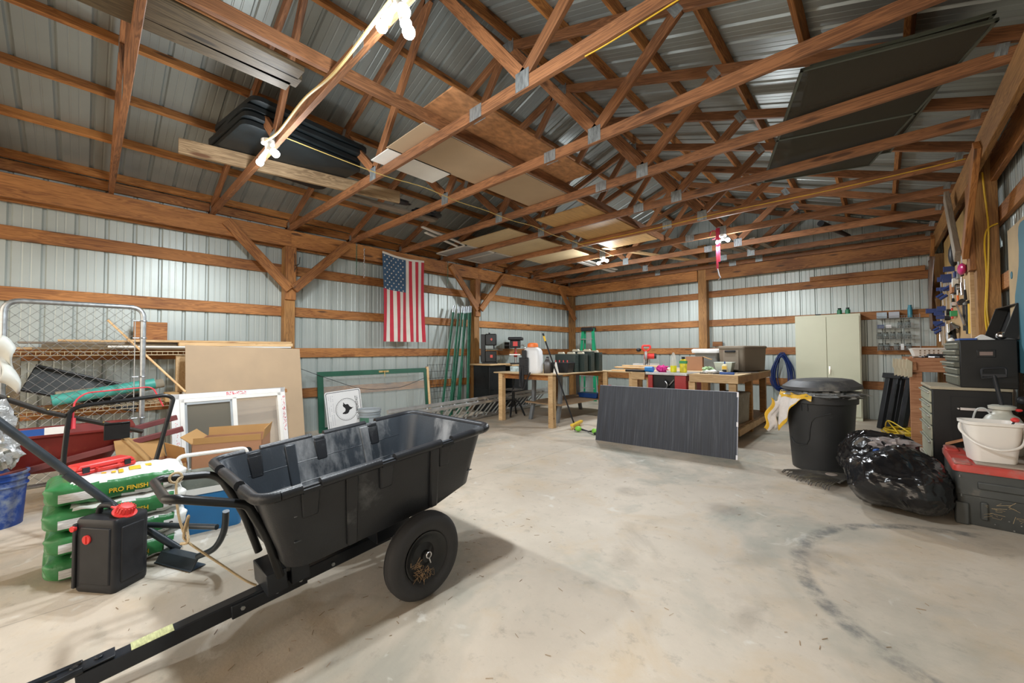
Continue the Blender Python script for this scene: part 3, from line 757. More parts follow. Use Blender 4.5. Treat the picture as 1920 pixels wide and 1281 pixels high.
# ================================================================ hand truck
ht = thing('hand_truck', 'dark tubular hand truck leaning back over the bag stack, foot plate on the floor', 'hand truck', (-2.99, 0.38, 0))
HT = pm('hand_truck_paint', (0.035, 0.045, 0.055), 0.33, 0.25, var=0.2, scale=12, dirt=(0.16, 0.08, 0.04), dscale=18, dth=.68)
b = MB()
W0 = Vector((-2.99, 0.38, 0))
def L3(*a): return [Vector(p) - W0 for p in a]
b.tube(L3((-3.055, 0.39, 0.045), (-3.055, 0.205, 0.255), (-3.055, -0.33, 0.945)), 0.0195, 12); 
b.build('near_rail', HT, ht)
b = MB(); b.tube(spline(L3((-2.80, 0.44, 0.07), (-2.72, 0.50, 0.12), (-2.66, 0.53, 0.22), (-2.62, 0.53, 0.34)), 6), 0.0165, 12); b.build('bent_rail', HT, ht)
b = MB(); b.tube(L3((-3.055, 0.235, 0.235), (-2.67, 0.50, 0.25)), 0.015, 10); b.build('cross_bar', HT, ht)
b = MB(); b.box(-0.10, 0.20, -0.065, 0.02, 0.0, 0.004, T(0, 0, 0.004, 0, 0, rad(24))); b.loft([[(xx, yy, zz) for xx, yy in ((-.10, y0), (.20, y0), (.20, y0 + .012), (-.10, y0 + .012))] for zz, y0 in ((.004, -.06), (.055, -.03), (.062, .0))], M=T(0, 0, 0, 0, 0, rad(24)))
b.build('foot_plate', HT, ht, bevel=0.002)
b = MB(); q0, q1 = L3((-3.055, -0.03, 0.55), (-3.055, -0.06, 0.588)); b.tube([q0, q1], 0.0225, 12); b.build('tube_joint', HT, ht)

# ================================================================ mower handle
mw = thing('lawn_mower_handle', 'black bent tube mower handle with red safety bar beside the chain-link gate', 'mower handle', (-3.9, 0.18, 0.0))
def L4(*a): return [Vector(p) - Vector((-3.9, 0.18, 0)) for p in a]
b = MB(); b.tube(fillet(L4((-3.86, -0.10, 0.10), (-3.9, -0.09, 0.52), (-3.92, -0.07, 0.82), (-3.92, -0.02, 0.85), (-3.92, 0.41, 0.885), (-3.92, 0.455, 0.86), (-3.84, 0.34, 0.36), (-3.80, 0.30, 0.10)), 0.05), 0.014, 12); b.build('handle_tube', BLKM, mw)
b = MB(); b.tube(fillet(L4((-3.91, -0.055, 0.72), (-3.95, -0.05, 0.88), (-3.98, 0.0, 0.93), (-3.98, 0.34, 0.95), (-3.95, 0.40, 0.80)), 0.04), 0.005, 8)
b.cyl(*L4((-3.91, -0.052, 0.70), (-3.93, -0.052, 0.77)), 0.012); b.build('safety_bar', pm('red_bar', (0.7, 0.05, 0.07), 0.4), mw)
b = MB(); b.box(-0.008, 0.008, -0.07, 0.06, 0.60, 0.71, T(-0.02, -.02, 0.0)); b.box(-0.008, 0.008, -.07, .06, .70, .716, T(-.02, -.02, 0)); b.build('control_plate', BLKM, mw, bevel=.003)
b = MB()
for a in ((-.018, -.055, .69), (-.018, .02, .70), (-.018, -.06, .62)): b.ball(a, 0.006, 8)
b.build('bolts', STEEL, mw)
b = MB(); b.tube(L4((-3.75, -0.40, 0.985), (-3.88, -0.17, 0.83), (-4.15, 0.30, 0.60)), 0.0155, 10)
br = thing('brace_tube', 'dark metal tube sloping from the left edge behind the mower handle', 'tube', (-3.9, 0.18, 0)); b.build('tube', pm('dark_bronze', (0.05, 0.045, 0.04), 0.4, .4), br)
b = MB()
for p in L4((-3.80, -0.31, 0.94), (-3.885, -0.16, 0.84), (-4.03, 0.09, .71)): b.ball(p + Vector((0.016, 0, 0.004)), 0.006, 8)
b.build('bolts', pm('brass', (0.6, 0.45, 0.2), 0.3, .9), br)

# ================================================================ blue bucket
def bucket(name, label, x, y, r, h, m, ribs=True, bail=True, taper=.86):
    t = thing(name, label, 'bucket', (x, y, 0))
    b = MB(); pr = [(0, 0.003), (r * taper, 0.003), (r * taper, 0)] + [(r * (taper + (1 - taper) * k), h * k) for k in (0.35, 0.7)]
    if ribs: pr += [(r * .965, h * .74), (r * 1.03, h * .745), (r * 1.03, h * .765), (r * .97, h * .77), (r * .98, h * .86), (r * 1.045, h * .865), (r * 1.045, h * .885), (r * .985, h * .89)]
    pr += [(r * 1.0, h * .96), (r * 1.05, h * .965), (r * 1.05, h), (r * .97, h), (r * .8, 0.02), (0, 0.02)]
    b.lathe(pr, 36); b.build('pail', m, t)
    return t
bk = bucket('bucket', 'scuffed blue plastic bucket on the floor at the left edge', -4.53, -0.42, 0.15, 0.37, pm('bucket_blue', (0.012, 0.055, 0.27), 0.5, var=0.35, dirt=(0.22, 0.27, 0.34), dscale=6, dth=0.47))
b = MB(); b.box(0.1275, 0.139, -0.04, 0.035, 0.10, 0.22); b.build('label', pm('pale_blue_print', (0.15, 0.30, 0.45), 0.6, var=.5, scale=30), bk)
bk2 = bucket('paint_bucket', 'grey lidded paint bucket on the floor in front of the white sign', -5.42, 2.80, 0.150, 0.37, pm('bucket_grey', (0.27, 0.31, 0.34), 0.45, var=.08))
b = MB(); b.lathe([(0, .374), (.13, .374), (.14, .385), (.162, .385), (.162, .352), (.157, .352)], 32); b.build('lid', pm('lid_grey', (0.33, 0.37, 0.40), 0.45), bk2)
b = MB(); b.add([(0.1505 * math.cos(a), 0.1505 * math.sin(a), z) for a in [-1.5 + .12 * i for i in range(9)] for z in (.21, .28)], [(2 * i, 2 * i + 2, 2 * i + 3, 2 * i + 1) for i in range(8)])
b.build('label', pm('label_green', (.05, .14, .10), .6, var=.3), bk2)

# ================================================================ wheelbarrow
WB = pm('barrow_red', (0.20, 0.022, 0.018), 0.5, 0.2, var=0.3, scale=4, dirt=(0.30, 0.10, 0.05), dscale=5, dth=.6)
WBR = pm('barrow_dull_red', (0.17, 0.045, 0.045), 0.6, var=0.25, scale=7)
wb = thing('wheelbarrow', 'rusty red wheelbarrow standing behind the mower handle', 'wheelbarrow', (-4.77, -0.11, 0))
b = MB()
lo = [(0.30, .14, .28, .22), (0.38, .17, .31, .30), (0.50, .22, .36, .42), (0.60, .27, .42, .50)]
def wl(z, hx, hy, r=.1, sh=0.0): return [(x, y + sh, z) for x, y in rrect(hx * 2, hy * 2, r)]
b.loft([wl(.30, .13, .20, .08), wl(.34, .17, .26), wl(.57, .25, .38), wl(.585, .275, .40), wl(.60, .275, .40), wl(.595, .255, .38), wl(.36, .16, .25), wl(.33, .12, .19, .07)])
b.build('tray', WB, wb)
b = MB()
for s in (-1, 1): b.box(-.02, .02, -.60, .62, -.02, .025, T(s * .14 + .06, .1, .40 if s > 0 else .46, rad(12), 0, rad(-4 * s)))
b.build('handles', WBR, wb, bevel=.004)
b = MB()
for s in (-1, 1): b.tube(fillet([(s * .2, .1, .33), (s * .22, .12, .02), (s * .22, .30, .02), (s * .2, .32, .33)], .04), .012, 8)
b.build('legs', BLKM, wb)
bb = MB(); bb.box(-.011, .011, -.25, -.16, 0, .05); vv = thing('product_package', 'blue white and yellow packaged strip resting on the wheelbarrow rim', 'package', (-4.5, -.20, .603), rad(-3))
bb.build('yellow_tip', YEL, vv); bb = MB(); bb.box(-.01, .01, -.16, .0, 0, .045); bb.build('blue_end', BLU, vv); bb = MB(); bb.box(-.01, .01, .0, .11, 0, .05); bb.build('white_label', PAPER, vv)

# crumpled clear bag of cans at the left edge
def crumple(name, label, cat, loc, r, m, seed=1, sc=(1, 1, 1), amp=.25, n=28, fr=3.5, group=None):
    from mathutils import noise
    b = MB()
    vs = MB(); vs.ball((0, 0, 0), 1, n)
    pts = []
    for p in vs.v:
        q = p.normalized(); k = 1 + amp * (noise.noise(q * fr + Vector((seed * 7, 0, 0))) + .6 * abs(noise.noise(q * fr * 2.3 + Vector((seed, 5, 0)))) - .2)
        pts.append((q.x * k * r * sc[0], q.y * k * r * sc[1], q.z * k * r * sc[2]))
    b.add(pts, vs.f)
    return b, pts
FOIL = pm('clear_film', (0.42, 0.43, 0.43), 0.22, 0.3, var=.4, scale=14, bump=1, bscale=30)
b, _ = crumple('', '', '', 0, .10, FOIL, 2, (1, 1, 1.5), .5); b2, _ = crumple('', '', '', 0, .075, FOIL, 5, (1, 1, 1.2), .5)
b.v += [v + Vector((.05, .03, -.17)) for v in b2.v]; b.f += [[i + len(_) for i in f] for f in b2.f]; b.m += b2.m
tag(b.build('plastic_bag', FOIL, loc=(-3.72, -.385, .80), rot=(.2, .1, 0)), 'crumpled clear plastic bag hanging at the left edge above the blue bucket', 'bag')
b = MB(); b.grid(lambda u, v: (-4.98 + .03 * math.sin(v * 9), -.46 + .10 * u * (1 - .3 * v) + .02 * math.sin(v * 7), .98 + .36 * v - .10 * u * u), 8, 16)
tag(b.build('feed_sack', pm('sack_white', (.62, .64, .6), .5, var=.08), solid=.01), 'white sack hung on the gate at the left edge', 'sack')

# ================================================================ chain-link gate
gt = thing('chain_link_gate', 'galvanised chain-link gate panel with rounded top corners standing at the left', 'gate', (-5.06, -0.045, 0))
b = MB(); hw = 0.405; zt = 1.625
b.tube(fillet([(0, -hw, 0.0), (0, -hw, zt), (0, hw, zt), (0, hw, 0.0)], 0.10, 8), 0.0205, 14); b.tube([(0, -hw, .12), (0, hw, .12)], 0.018, 12)
b.build('pipe_frame', GALV, gt)
b = MB(); dd = 0.075; r_ = 0.0016
y0, y1, z0, z1 = -hw + .02, hw - .055, .12, zt - .01
for s in (-1, 1):
    k = int((z1 - z0 + (y1 - y0)) / dd) + 2
    for i in range(-k, k + 1):
        c = z0 + i * dd                       # z = c + s*(y-y0)
        pa = []
        for yy in (y0, y1):
            zz = c + s * (yy - y0); pa.append((yy, zz))
        (ya, za), (yb, zb) = pa
        if za > zb: (ya, za), (yb, zb) = (yb, zb), (ya, za)
        if zb < z0 or za > z1: continue
        if za < z0: ya += (yb - ya) * (z0 - za) / (zb - za); za = z0
        if zb > z1: yb = ya + (yb - ya) * (z1 - za) / (zb - za); zb = z1
        b.tube([(0.002 * s, ya, za), (0.002 * s, yb, zb)], r_, 4, cap=False)
b.build('chain_link_mesh', GALV, gt, kind='stuff')
b = MB(); b.cyl((0, hw - .055, .12), (0, hw - .055, zt - .12), 0.004, n=8); b.build('tension_bar', GALV, gt)
b = MB()
for z in (1.50, 1.34, .98, .60, .28):
    b = MB(); b.tube([(.0, hw + .024, z), (.0, hw - .07, z)], .006, 6); b.tube(arc((0, hw, z), .024, 0, 2 * PI, 12, 'xy')[:-1], .006, 6, closed=True)
    b.build('clamp', GALV, gt)

# ================================================================ wire shelf along the left wall
sh = thing('wire_shelf', 'long wire shelf unit with wooden uprights along the left wall', 'shelf', (-6.1, 0.1, 0))
WIRE = pm('tan_wire', (0.42, 0.33, 0.2), 0.45, .3, var=.1)
for zz in (1.215, 0.65):
    b = MB(); y0, y1 = -0.65, (1.88 if zz > 1 else 1.0)
    for x in (0.27, 0.13, -0.02, -0.17): b.cyl((x, y0, zz), (x, y1, zz), .0045, n=6)
    b.cyl((0.272, y0, zz - .035), (0.272, y1, zz - .035), .0045, n=6)
    k = int((y1 - y0) / .045)
    for i in range(k + 1): b.tube([(-.18, y0 + i * .045, zz + .005), (0.27, y0 + i * .045, zz + .005), (.274, y0 + i * .045, zz - .035)], .0026, 4)
    b.build('wire_deck', WIRE, sh)
for y in (-0.56, 0.64, 1.80):
    b = MB(); b.box(0.20, 0.245, y - .045, y + .045, 0, 1.17); b.build('upright', PALEW if y > 0 else OLDW, sh, bevel=.003)
b = MB()
for y in (-0.56, .64, 1.80): b.box(-.20, .245, y - .02, y + .02, .60, .64)
b.build('cross_pieces', PINE, sh)
random.seed(11)
bd = [(-5.90, -.35, 1.90, 1.24, .14, .018, OLDW), (-6.07, -.5, 1.96, 1.24, .14, .02, PALEW), (-5.89, .15, 1.88, 1.258, .12, .02, WHT), (-6.05, -.3, 1.8, 1.26, .13, .035, OLDW), (-5.92, .72, 1.92, 1.28, .10, .04, PALEW), (-6.10, -.45, 1.5, 1.297, .14, .02, GREYW), (-5.99, .3, 1.93, 1.322, .09, .025, PALEW), (-6.12, -.2, 1.7, 1.32, .1, .022, PALEW)]
bl = ['lowest grey front board', 'lowest pale board at the wall', 'white painted strip', 'thick grey board at the wall', 'thick pale board at the front right', 'wide grey board higher up', 'narrow pale board on the very top', 'thin pale board at the back of the top']
for (x, ya, yb, z, w, h, m), l in zip(bd, bl):
    beam('stored_board', (x, ya, z + h / 2), (x + random.uniform(-.02, .02), yb, z + h / 2), w, h, m, label=l + ' stacked on the wire shelf', cat='board', group='boards stacked on the wire shelf')
beam('plywood_offcut', (-6.19, .36, 1.455), (-6.19, .65, 1.455), .018, .21, PINE, label='small square of plywood against the left wall above the shelf', cat='plywood')
# things on the lower deck
b = MB(); b.cyl((-5.84, -0.22, .745), (-5.90, .52, .865), .055, n=24, cap=False); b.cyl((-5.84, -0.22, .745), (-5.90, .52, .865), .047, n=24, cap=False)
tag(b.build('vinyl_roll', pm('turquoise_roll', (0.08, 0.42, 0.36), .45, var=.08)), 'turquoise roll lying on the lower wire shelf', 'roll')
b = MB(); b.cyl((-6.02, -0.2, .76), (-6.07, .20, .79), .06, n=20); b.cyl((-5.95, .30, .80), (-6.0, .60, .86), .05, n=20)
tag(b.build('carpet_roll', pm('carpet_tan', (.42, .36, .27), .9, var=.15, bump=.5, bscale=200)), 'tan carpet roll behind the turquoise roll', 'roll')
tr = thing('black_tray', 'black mesh tray tilted against the wall behind the gate', 'tray', (-6.0, -.05, .70), rot=(rad(-20), rad(0), 0))
b = MB(); b.box(-.02, .0, -.40, .45, .0, .26, T(-.1, 0, 0, 0, rad(-15), 0)); b.build('panel', pm('black_mesh', (.02, .025, .025), .5, var=.4, scale=20), tr)
b = MB(); b.tube([(-.05, -.40, .02), (-.12, -.40, .26), (-.12, .45, .26), (-.05, .45, .02)], .014, 8, closed=True); b.build('frame', BLKM, tr)
b = MB(); b.box(-.08, .08, -.06, .06, 0, .10); tag(b.build('small_carton', pm('carton', (.50, .32, .14), .8), loc=(-5.85, .66, .66), bevel=.002), 'small orange-brown carton at the right end of the lower wire shelf', 'box')
b = MB(); b.cyl((0, 0, 0), (0, 0, .10), .035); tag(b.build('white_jar', WHT, loc=(-5.80, .78, .66), bevel=.003), 'small white jar beside the carton on the lower wire shelf', 'jar')
b = MB(); b.tube([(-5.62, 0.14, 1.53), (-5.22, .70, .80)], .010, 10); tag(b.build('dowel', PALEW), 'long thin pale wooden dowel leaning behind the gate', 'stick')

# ================================================================ hardboard sheet and window unit
b = MB(); b.add([(-5.30, .72, 0.0), (-5.33, 1.90, 0.0), (-5.66, 1.93, 1.245), (-5.64, .745, 1.285)], [(0, 1, 2, 3)])
tag(b.build('hardboard_sheet', TAN, solid=.012, smooth=False), 'large plain tan hardboard sheet leaning on the wire shelf', 'board')
wn = thing('window_unit', 'white sliding window unit wrapped in tape, leaning on the tan hardboard', 'window', (-5.02, 1.10, 0), rot=(0, rad(-13), rad(3)))
TAPE = pm('white_tape', (0.78, 0.77, 0.76), .35, var=.03, scale=20, dirt=(.03, .03, .03), dscale=30, dth=.66)
hw, H_ = .52, .80
b = MB()
for a in ((-.03, .03, -hw, -hw + .07, 0, H_), (-.03, .03, hw - .05, hw, 0, H_), (-.03, .03, -hw, hw, H_ - .055, H_), (-.03, .03, -hw, hw, 0, .06)): b.box(*a)
b.build('taped_border', TAPE, wn, bevel=.004)
b = MB()
for a in ((-.02, .035, -hw + .07, -hw + .105, .05, H_ - .055), (-.02, .035, hw - .085, hw - .05, .05, H_ - .055), (-.02, .035, -hw + .07, hw - .05, H_ - .09, H_ - .055), (-.02, .035, -.01, .03, .05, H_ - .07)): b.box(*a)
b.build('vinyl_frame', WHT, wn, bevel=.003)
b = MB()
for a in ((0.0, .03, -hw + .105, -hw + .125, .05, H_ - .09), (0.0, .03, -.03, -.01, .05, H_ - .09), (0.0, .03, -hw + .105, -.01, H_ - .115, H_ - .09)): b.box(*a)
b.build('screen_frame', pm('screen_grey', (.35, .38, .40), .5), wn, bevel=.002)
b = MB(); b.box(.010, .013, -hw + .12, -.02, .05, H_ - .11); b.build('insect_screen', clear('screen_mesh', (.16, .15, .12), .72, .9), wn)
b = MB(); b.box(-.003, .001, .03, hw - .08, .05, H_ - .09); b.build('glass_pane', clear('pane_glass', (.8, .85, .85), .10, .03), wn)
REDINK = pm('red_ink', (.65, .04, .08), .5, var=.3)
b = MB(); random.seed(5)
for k in range(60):
    y = random.uniform(-.06, .12); z = H_ - .045 + random.uniform(0, .03); b.box(.0305, .0312, y, y + .006, z, z + .007)
for k in range(80):
    z = random.uniform(.3, .70); y = hw - .03 + random.uniform(-.012, .018); b.box(.0305, .0312, y, y + .006, z, z + .006)
for k in range(26):
    z = random.uniform(.1, .55); y = -hw + .035 + random.uniform(-.01, .02); b.box(.0305, .0312, y, y + .004, z, z + .008)
b.build('red_tape_print', REDINK, wn)
b = MB(); b.box(-.05, -.035, -.1, hw + .05, H_ - .05, H_ - .01); b.build('wood_strip', PINE, wn)

# ================================================================ cardboard boxes
CARD = pm('cardboard', (0.40, 0.205, 0.115), .8, var=.06, scale=5); CARD2 = pm('cardboard_inside', (0.42, 0.24, 0.09), .85, var=.06)
def open_box(label, loc, rz, w, d, h, flaps, hole=None, tilt=0):
    t = thing('cardboard_box', label, 'box', loc, rot=(tilt, 0, rz)); th = .005
    b = MB()
    b.box(-w / 2, w / 2, -d / 2, d / 2, 0, th)
    for a in ((-w / 2, w / 2, -d / 2, -d / 2 + th), (-w / 2, w / 2, d / 2 - th, d / 2), (-w / 2, -w / 2 + th, -d / 2, d / 2), (w / 2 - th, w / 2, -d / 2, d / 2)): b.box(*a, 0, h)
    b.build('carton_body', CARD, t)
    for side, ang, ln in flaps:
        q = MB()
        if side in 'NS':
            s = 1 if side == 'N' else -1
            q.box(-w / 2 + .01, w / 2 - .01, 0, ln, -th / 2, th / 2)
            M = T(0, s * d / 2, h) @ (Matrix.Rotation(0 if s > 0 else PI, 4, 'Z')) @ Matrix.Rotation(rad(ang), 4, 'X')
        else:
            s = 1 if side == 'E' else -1
            q.box(0, ln, -d / 2 + .01, d / 2 - .01, -th / 2, th / 2)
            M = T(s * w / 2, 0, h) @ (Matrix.Rotation(0 if s > 0 else PI, 4, 'Z')) @ Matrix.Rotation(rad(-ang), 4, 'Y')
        o = q.build('flap', CARD2, t); o.matrix_basis = M
    if hole:
        q = MB(); q.cyl((hole[0], hole[1] + .0, hole[2]), (hole[0] + hole[3], hole[1] + hole[4], hole[2]), .028, n=20); q.build('hand_hole', INK, t)
    return t
open_box('open brown cardboard box with raised flaps in front of the window unit', (-4.10, .88, 0), rad(-24), .40, .48, .47, [('N', 80, .09), ('W', 82, .07), ('S', 40, .10), ('E', 88, .05)], hole=(.2005, .14, .39, .004, 0), tilt=rad(0))
open_box('torn brown cardboard box with loose flaps left of the other carton', (-4.26, .37, 0), rad(12), .40, .32, .32, [('W', 60, .20), ('S', 20, .15), ('N', 100, .12), ('E', -60, .1)])
b = MB(); b.grid(lambda u, v: (-3.98 + .05 * math.sin(v * 5), .18 + .30 * u, .16 + .42 * (1 - u) ** .7 + .06 * v - .1 * u), 10, 4)
tag(b.build('torn_cardboard', CARD2, solid=.006), 'torn orange-brown piece of cardboard bent beside the mower handle', 'cardboard')
# ================================================================ along the left wall, beyond the hardboard
DKG = pm('dark_green_paint', (0.015, 0.095, 0.055), .45, var=.15)
POSTG = pm('fence_post_green', (0.022, 0.12, 0.07), .5, .1, var=.3, scale=9, dirt=(.20, .20, .14), dscale=5, dth=.62)
gf = thing('green_door_frame', 'dark green glazed storm door standing on its long side against the left wall', 'door', (-6.10, 3.33, 0), rot=(0, rad(-6), 0))
b = MB(); hw = .97; H_ = .91
b.box(-.015, .015, -hw, hw, H_ - .075, H_); b.box(-.015, .015, -hw, hw, 0, .075); b.box(-.015, .015, -hw, -hw + .085, .075, H_ - .075); b.box(-.015, .015, hw - .05, hw, .075, H_ - .075)
b.build('frame', DKG, gf, bevel=.004)
b = MB(); b.box(-.002, .002, -hw + .08, hw - .05, .07, H_ - .07); b.build('glass_pane', clear('storm_glass', (.72, .78, .75), .16, .04), gf)
b = MB(); b.box(.015, .022, .02, .20, H_ - .05, H_ - .02); b.cyl((.02, .11, H_ - .035), (.045, .11, H_ - .035), .01); b.cyl((.045, .11, H_ - .02), (.045, .11, H_ - .12), .007, n=10); b.build('latch_handle', pm('brass', (.6, .45, .2), .3, .9), gf, label='brass latch handle')
b = MB(); b.box(-.02, .02, hw + .005, hw + .05, 0, .93); b.build('edge_board', PALEW, gf)
# white sign with rooster
sg = thing('metal_sign', 'white square sign with a black rooster in a ring, leaning on the green frame', 'sign', (-5.82, 2.66, 0.0), rot=(rad(4), rad(-7), 0))
b = MB(); S_ = .27
M_ = Matrix(((0, 0, 1, 0), (1, 0, 0, 0), (0, 1, 0, 0), (0, 0, 0, 1)))      # local: drawn x -> world y, drawn y -> world z
def sgn_poly(p, z0, z1): return [(z0, x, y + .33) for x, y in p]
P_ = rrect(S_ * 2, .62, .035)
b.prism(P_, -.0015, .0015, T(0, 0, .33) @ M_); b.build('plate', pm('sign_white', (.80, .80, .80), .4, var=.02), sg)
def ringpoly(name, outer, inner, m, z=.002):
    q = MB(); n = len(outer); q.add([(x, y, z) for x, y in outer] + [(x, y, z) for x, y in inner], [(i, (i + 1) % n, n + (i + 1) % n, n + i) for i in range(n)], T(0, 0, .33) @ M_); return q.build(name, m, sg, smooth=False)
ringpoly('border', rrect(S_ * 2 - .03, .59, .026), rrect(S_ * 2 - .045, .575, .022), INK)
n = 40; cc = (.03, .02)
ringpoly('ring', [(cc[0] + .165 * math.cos(2 * PI * i / n), cc[1] + .165 * math.sin(2 * PI * i / n)) for i in range(n)], [(cc[0] + .159 * math.cos(2 * PI * i / n), cc[1] + .159 * math.sin(2 * PI * i / n)) for i in range(n)], INK)
q = MB()
for i in range(36):
    a = 2 * PI * i / 36; q.cyl((cc[0] + .145 * math.cos(a), cc[1] + .145 * math.sin(a), .0018), (cc[0] + .145 * math.cos(a), cc[1] + .145 * math.sin(a), .0024), .0035, n=6, M=T(0, 0, .33) @ M_)
q.build('dots', INK, sg, smooth=False)
roost = [(-.075, -.07), (-.03, -.08), (.01, -.075), (.035, -.05), (.05, -.02), (.075, -.01), (.10, .0), (.095, .01), (.12, .012), (.115, .022), (.09, .02), (.07, .03), (.05, .05), (.04, .075), (.02, .09), (-.01, .085), (-.03, .10), (-.045, .125), (-.055, .12), (-.05, .10), (-.062, .08), (-.055, .05), (-.03, .03), (-.02, .0), (-.03, -.03), (-.06, -.045), (-.08, -.055)]
q = MB(); q.prism([(x * .85 + cc[0], y * .85 + cc[1]) for x, y in roost], .0018, .0026, T(0, 0, .33) @ M_); q.build('rooster', INK, sg, smooth=False)
GINK = pm('grey_ink', (.25, .25, .27), .7, var=0)
text('lettering', 'BED & BREAKFAST', .062, T(0, 0, .33) @ M_ @ T(.195, .02, .0022, 0, 0, PI / 2), INK, sg, sx=.72)
b = MB(); random.seed(4)
for k in range(3):
    for i in range(22):
        if random.random() < .7: b.box(-.225 + k * .03, -.215 + k * .03, -.25 + i * .023, -.235 + i * .023, .0018, .0022, T(0, 0, .33) @ M_)
b.build('faint_marks', pm('faint_print', (.55, .55, .58), .7), sg, smooth=False)
b = MB(); b.tube(spline([(-6.25, 2.15, .96), (-6.1, 2.55, .78), (-6.0, 3.0, .62), (-6.0, 3.6, .60), (-6.05, 4.0, .68), (-6.08, 4.22, .74)], 6), .004, 6)
tag(b.build('thin_cable', BLK), 'thin dark cable drooping across the green glazed frame', 'cable')
# flag
flag = thing('flag', 'United States flag hanging vertically on the header of the left wall', 'flag', (-6.145, 3.80, 2.90))
FRED = pm('flag_red', (0.46, 0.025, 0.045), .75, var=.1, scale=12); FWH = pm('flag_white', (.66, .62, .56), .8, var=.05); FBL = pm('flag_blue', (.035, .085, .16), .75, var=.12)
def fy(u, v): return (-.42 + .84 * u) * (1 - .03 * math.sin(PI * v)) + .02 * v
def fx(u, v): return .012 + .014 * math.sin(u * 17 + v * 3) * (.4 + v) + .012 * v
def fz(u, v): return -.02 - 1.50 * v - .035 * math.sin(PI * u) * (1 - v) - .05 * u * (1 - v) * .6
def fp(u, v): return (fx(u, v), fy(u, v), fz(u, v))
b = MB()
nu, nv = 52, 50
b.grid(fp, nu, nv)
fo = b.build('cloth', [FWH, FRED, FBL], flag)
k = 0
for i in range(nu):
    for j in range(nv):
        u = (i + .5) / nu; v = (j + .5) / nv; s = int(u * 13)
        mi = 1 if s % 2 == 0 else 0
        mi = 1 if (12 - s) % 2 == 0 else 0
        if u < 7 / 13 and v < .40: mi = 2
        fo.data.polygons[k].material_index = mi; k += 1
b = MB()
for r in range(11):
    for c in range(9):
        if (r + c) % 2: continue
        u = (.5 + c * .875) / 9 * (7 / 13) + .01; v = .022 + r * .0365
        x, y, z = fp(u, v); x += .004
        pts = []
        for a in range(10):
            rr = .019 if a % 2 == 0 else .0075
            pts.append((x, y + rr * math.sin(a * PI / 5), z + rr * math.cos(a * PI / 5)))
        b.add(pts, [tuple(range(10))])
b.build('stars', FWH, flag, smooth=False)
b = MB(); b.grid(lambda u, v: (fx(u, 0) + .002, fy(u, 0), fz(u, 0) + .03 - .035 * v), 30, 1); b.build('heading_band', FWH, flag)
# chains and hooks on the header
def chain(label, y, n, m, z0=2.93, x=-6.13):
    t = thing('chain', label, 'chain', (x, y, z0)); b = MB()
    for i in range(n):
        z = -.02 - i * .031; pts = []
        for a in range(10):
            ang = 2 * PI * a / 10; p = (.009 * math.cos(ang), .019 * math.sin(ang)); p = (p[0], p[1])
            pts.append((p[0], 0, z + p[1]) if i % 2 else (0, p[0], z + p[1]))
        b.tube(pts, .003, 5, closed=True)
    b.build('links', m, t)
    b = MB(); b.tube(arc((0, 0, .0), .018, -PI / 2, PI, 8, 'xz'), .003, 6); b.build('hook', GALV, t)
chain('green chain hanging from the left wall header left of the flag', 2.93, 16, POSTG)
chain('steel chain hanging beside the green one left of the flag', 3.06, 15, STEEL, z0=2.88)
chain('dark green chain hanging from the left wall header right of the flag', 4.76, 13, POSTG)
def jhook(label, y):
    b = MB(); b.tube([(-6.135, y, 2.36), (-6.135, y, 2.62)], .005, 6); b.tube(fillet([(-6.135, y, 2.45), (-6.02, y + .02, 2.45), (-6.0, y + .02, 2.55)], .02), .005, 6); b.tube([(-6.135, y, 2.38), (-6.06, y + .01, 2.45)], .004, 6)
    tag(b.build('storage_hook', BLKM), label, 'hook')
jhook('black metal hook on the post left of the flag', 2.02); jhook('black metal hook on the post above the band saw', 5.62)
# bundle of T fence posts
tp = thing('fence_post', 'x', 'fence post', (0, 0, 0))
b = MB(); b.box(-.024, .024, -.003, .003, 0, 2.05); b.box(-.003, .003, -.034, 0, 0, 2.05)
for i in range(28): b.box(-.006, .006, .0025, .009, .3 + i * .06, .32 + i * .06)
b.build('steel_post', POSTG, tp)
b = MB(); b.box(-.025, .025, -.004, .004, 2.03, 2.17); b.box(-.004, .004, -.03, 0, 2.03, 2.17); b.build('bare_top', GALV, tp, label='bare silver top end')
tops = [(4.98, 2.20), (5.10, 2.16), (5.20, 2.19), (5.26, 2.2), (5.30, 2.14), (5.36, 2.2), (5.40, 2.17)]
bots = [(4.48, -5.95), (4.60, -5.86), (4.72, -5.96), (4.80, -5.84), (4.86, -5.97), (5.02, -5.85), (5.10, -5.95)]
wd = ['leftmost', 'second from the left', 'third from the left', 'middle', 'third from the right', 'second from the right', 'rightmost']
for i, ((ty, tz), (by, bx)) in enumerate(zip(tops, bots)):
    M_1 = frame_from((bx, by, .01), (-6.19, ty, tz), (1, 0, 0))
    R3 = Matrix((M_1.to_3x3().col[2], -M_1.to_3x3().col[1], M_1.to_3x3().col[0])).transposed()
    t = tp if i == 0 else dup(tp); t.location = (bx, by, .01); t.rotation_euler = R3.to_euler(); t['group'] = 'leaning steel fence posts'
    t['label'] = f'{wd[i]} green steel fence post in the bundle leaning on the left wall'
b = MB()
for i in range(9): b.tube([(-6.05, 4.38 + i * .075, .05), (-6.22, 4.35 + i * .07, .97)], .003, 4)
for i in range(8): b.tube([(-6.05 - .19 * i / 8, 4.38 - .03 * i / 8, .08 + .125 * i), (-6.05 - .19 * i / 8, 4.98 - .06 * i / 8, .08 + .125 * i)], .003, 4)
tag(b.build('wire_grid', BLKM), 'black wire grid panel leaning behind the green fence posts', 'wire panel')
